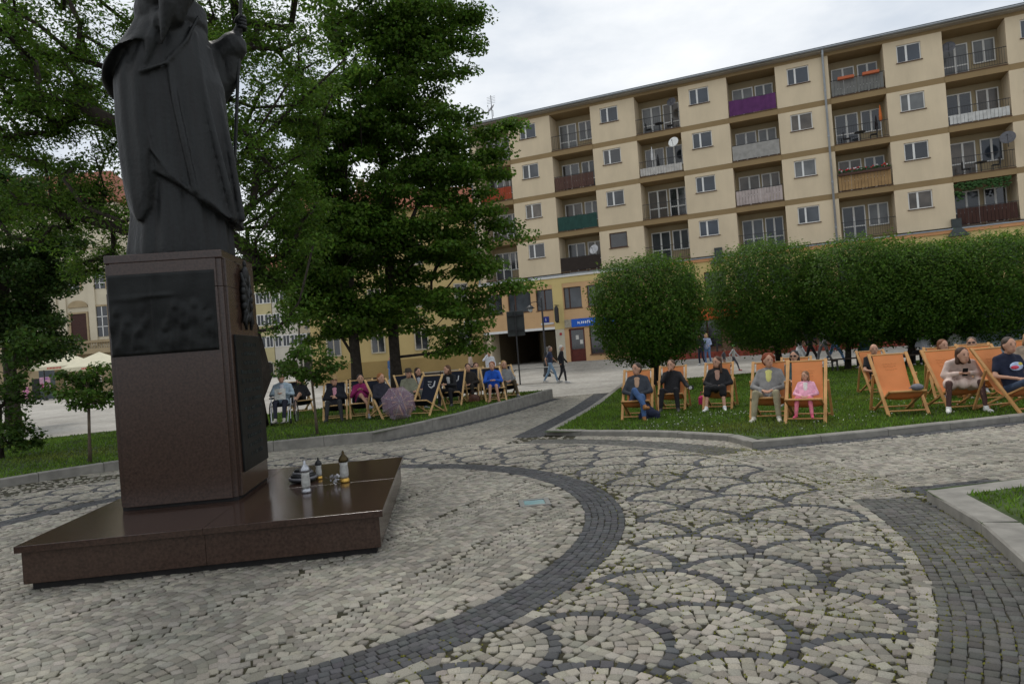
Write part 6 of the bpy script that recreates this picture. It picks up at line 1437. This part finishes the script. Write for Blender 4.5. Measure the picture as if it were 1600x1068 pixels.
# ================================================================== STREET FURNITURE
def lamp(px, py, label, Hh, side=-1):
    p = at(px, py); r = empty('street_lamp', p, 0, label, 'street lamp', 'black lamp posts round the square')
    MB().lathe([(.22, 0), (.22, .12), (.17, .18), (.15, .7), (.19, .76), (.10, .86), (.085, 1.3), (.11, 1.34), (.06, 1.42), (.05, Hh), (.02, Hh + .15)], 14).build('post', rail_m, r, smooth=True)
    m = MB(); m.tube([(0, 0, Hh - .5), (side * .3, 0, Hh - .1), (side * .62, 0, Hh - .15), (side * .66, 0, Hh - .3)], .022, 6); m.tube([(0, 0, Hh - .2), (side * .3, 0, Hh - .1)], .016, 6); m.build('arm', rail_m, r)
    ln = MB().lathe([(.03, .14), (.10, .10), (.24, -.02), (.25, -.05)], 14, (side * .66, 0, Hh - .42)).build('lamp_shade', rail_m, r, smooth=True); MB().lathe([(.02, -.26), (.11, -.2), (.15, -.06)], 14, (side * .66, 0, Hh - .42)).build('globe', mat((.4, .42, .42), .2, .1), ln, smooth=True)
lamp(855, 588, 'black lamp post by the passage of the apartment block', 4.4); lamp(474, 600, 'black lamp post seen past the leaning limb, beside the young tree', 5.2, 1); lamp(508, 597, 'black lamp post in front of the orange tenement', 5.0, 1); lamp(526, 594, 'black lamp post between the orange tenement and the maples', 5.0, -1); lamp(72, 625, 'black lamp post beside the grey kiosk', 6.2, -1)
p = at(813, 601); r = empty('traffic_sign', p, R(-8), 'grey back of a large rectangular sign on a tall pole beside the path', 'sign')
MB().tube([(0, 0, -.1), (0, 0, 3.85)], .035, 10).build('pole', rail_m, r); sg_ = MB().box((-.42, .045, 2.35), (.42, .07, 3.55)).build('panel', mat((.045, .05, .052), .5, .15, 3), r, bevel=.02)
for z in (2.6, 3.3): MB().box((-.38, -.045, z), (.38, .044, z + .05)).build('bracket', rail_m, r)
# folding bench and table
p = at(818, 601); r = empty('folding_table', (p[0] + .4, p[1] + .6, p[2]), R(-6), 'long folding table with splayed metal legs beside the sign pole', 'table'); MB().box((-1.5, -.25, .72), (1.5, .25, .76)).build('tabletop', mat((.30, .29, .27), .7, .15, 5), r)
for s in (-1, 1):
    for y in (-.2, .2):
        m = MB(); m.bar((s * 1.35, y, 0), (s * 1.05, y, .72), .03); m.bar((s * .7, y, .72), (s * 1.18, y, .36), .02); m.build('leg', rail_m, r)
# market parasols
for k, (px, py, w, lab) in enumerate(((105, 622, 4.6, 'cream market parasol with red lettering beside the kiosk'), (160, 621, 4.6, 'cream market parasol partly behind the pedestal'))):
    p = at(px, py); Y = p[1]; ap = at_y(px, 548 if k == 0 else 549, Y)[2] - p[2]; ev = at_y(px, 571, Y)[2] - p[2]; r = empty('market_parasol', p, R(10), lab, 'parasol', 'cream parasols in front of the town hall'); h = w / 2; cm = mat((.70, .66, .50), .85, .05, 2, trans=.25)
    for q in range(4):
        c, s = [(1, 0), (0, 1), (-1, 0), (0, -1)][q], [(0, 1), (-1, 0), (0, -1), (1, 0)][q]; A = np.array(c) * h; B = np.array(s) * h
        a, b = A - B, A + B; pn = MB().add([(*a, ev), (*b, ev), (0, 0, ap)], [(0, 1, 2)]).build('canopy_panel', cm, r); v = MB().add([(*a, ev), (*b, ev), (*b, ev - .32), (*a, ev - .32)], [(3, 2, 1, 0)]).build('valance', cm, pn)
        m = MB(); rs = random.Random(q); t = -.28
        while t < .28: 
            c0_ = A * 1.006 + B * t; d = B / h * .09; m.add([(*c0_, ev - .25), (*(c0_ + d), ev - .25), (*(c0_ + d), ev - .09), (*c0_, ev - .09)], [(0, 1, 2, 3)]); t += .058
        tag(m.build('red_lettering', mat((.45, .02, .02), .8, .1), v), kind='stuff')
    MB().tube([(0, 0, 0), (0, 0, ap)], .05, 8).build('pole', white_m, r); MB().box((-.4, -.4, 0), (.4, .4, .1)).build('base', mat((.3, .3, .3), .9, .1), r)
# kiosk with poster
p = at(76, 623); r = empty('info_kiosk', p, R(8), 'dark grey information pillar with slanted top and pink poster', 'kiosk'); s = p[1] / F_PX
km = mat((.060, .075, .085), .5, .1, 3); w, d, h1, h2 = 17 * s * .5, .45, 44 * s, 50 * s
MB().add([(-w, -d, 0), (w, -d, 0), (w, d, 0), (-w, d, 0), (-w, -d, h2), (w, -d, h1), (w, d, h1), (-w, d, h2)], [(0, 3, 2, 1), (4, 5, 6, 7), (0, 1, 5, 4), (1, 2, 6, 5), (2, 3, 7, 6), (3, 0, 4, 7)]).build('pillar', km, r, bevel=.03)
MB().box((-w - .75, -d, 0), (-w - .01, d, h1 * .75)).build('side_board', blk, r)
po = MB().box((-w * .9, -d - .03, h1 * .33), (w * .9, -d - .002, h1 * .78)).build('poster', mat((.55, .32, .42), .6, .35, 2.2), r)
for q, (u, v, ww, hh, c) in enumerate(((-.5, .42, .3, .14, (.4, .03, .15)), (.1, .38, .5, .06, (.6, .6, .55)), (.2, .70, .6, .05, (.25, .1, .35)), (-.1, .58, .25, .12, (.35, .35, .4)))): MB().box((w * (u - ww / 2), -d - .036 - .002 * q, h1 * v), (w * (u + ww / 2), -d - .031, h1 * (v + hh))).build('poster_print', mat(c, .6, .2, 5), po)
# small van at the far right
p = at(1585, 566); r = empty('parked_van', (p[0] + .6, p[1] + 1.2, p[2]), FYAW + R(180), 'pale blue and white small van parked beyond the clipped trees', 'van'); vm = mat((.40, .50, .58), .3, .05, 2, spec=.5, coat=.4)
pr = [(-2.1, .35), (-2.15, .9), (-1.9, 1.05), (-1.35, 1.75), (-1.1, 1.85), (1.9, 1.85), (2.1, 1.7), (2.15, .4), (1.9, .3), (-1.9, .3)]
m = MB(); m.loft([[(x, -.82, z) for x, z in pr], [(x, .82, z) for x, z in pr]]); m.build('body', vm, r, bevel=.06)
for s in (-1, 1):
    for a, b in ((-1.2, -.45), (-.3, .75), (.9, 1.85)): MB().box((a, s * .825 - .012, 1.1), (b, s * .825 + .012, 1.65)).build('side_window', glass, r)
    for x in (-1.4, 1.4):
        m = MB(); m.lathe([(.18, -.1), (.31, -.1), (.33, -.05), (.33, .05), (.31, .1), (.18, .1)], 18); w = m.build('wheel', blk, r); w.rotation_euler = (R(90), 0, 0); w.location = (x, s * .78, .33); q = MB().lathe([(.02, -.105), (.17, -.105), (.17, .105), (.02, .105)], 14).build('rim', metal_m, w)
    MB().ell((-2.1, s * .6, .85), (.06, .16, .1), 10, 6).build('headlight', mat((.6, .6, .6), .1, .05), r, smooth=True)
m = MB(); m.add([(-1.92, -.7, 1.07), (-1.92, .7, 1.07), (-1.40, .66, 1.72), (-1.40, -.66, 1.72)], [(0, 3, 2, 1)]); q = m.build('windscreen', glass, r); q.location = (-.02, 0, .015)
flush_fuse()
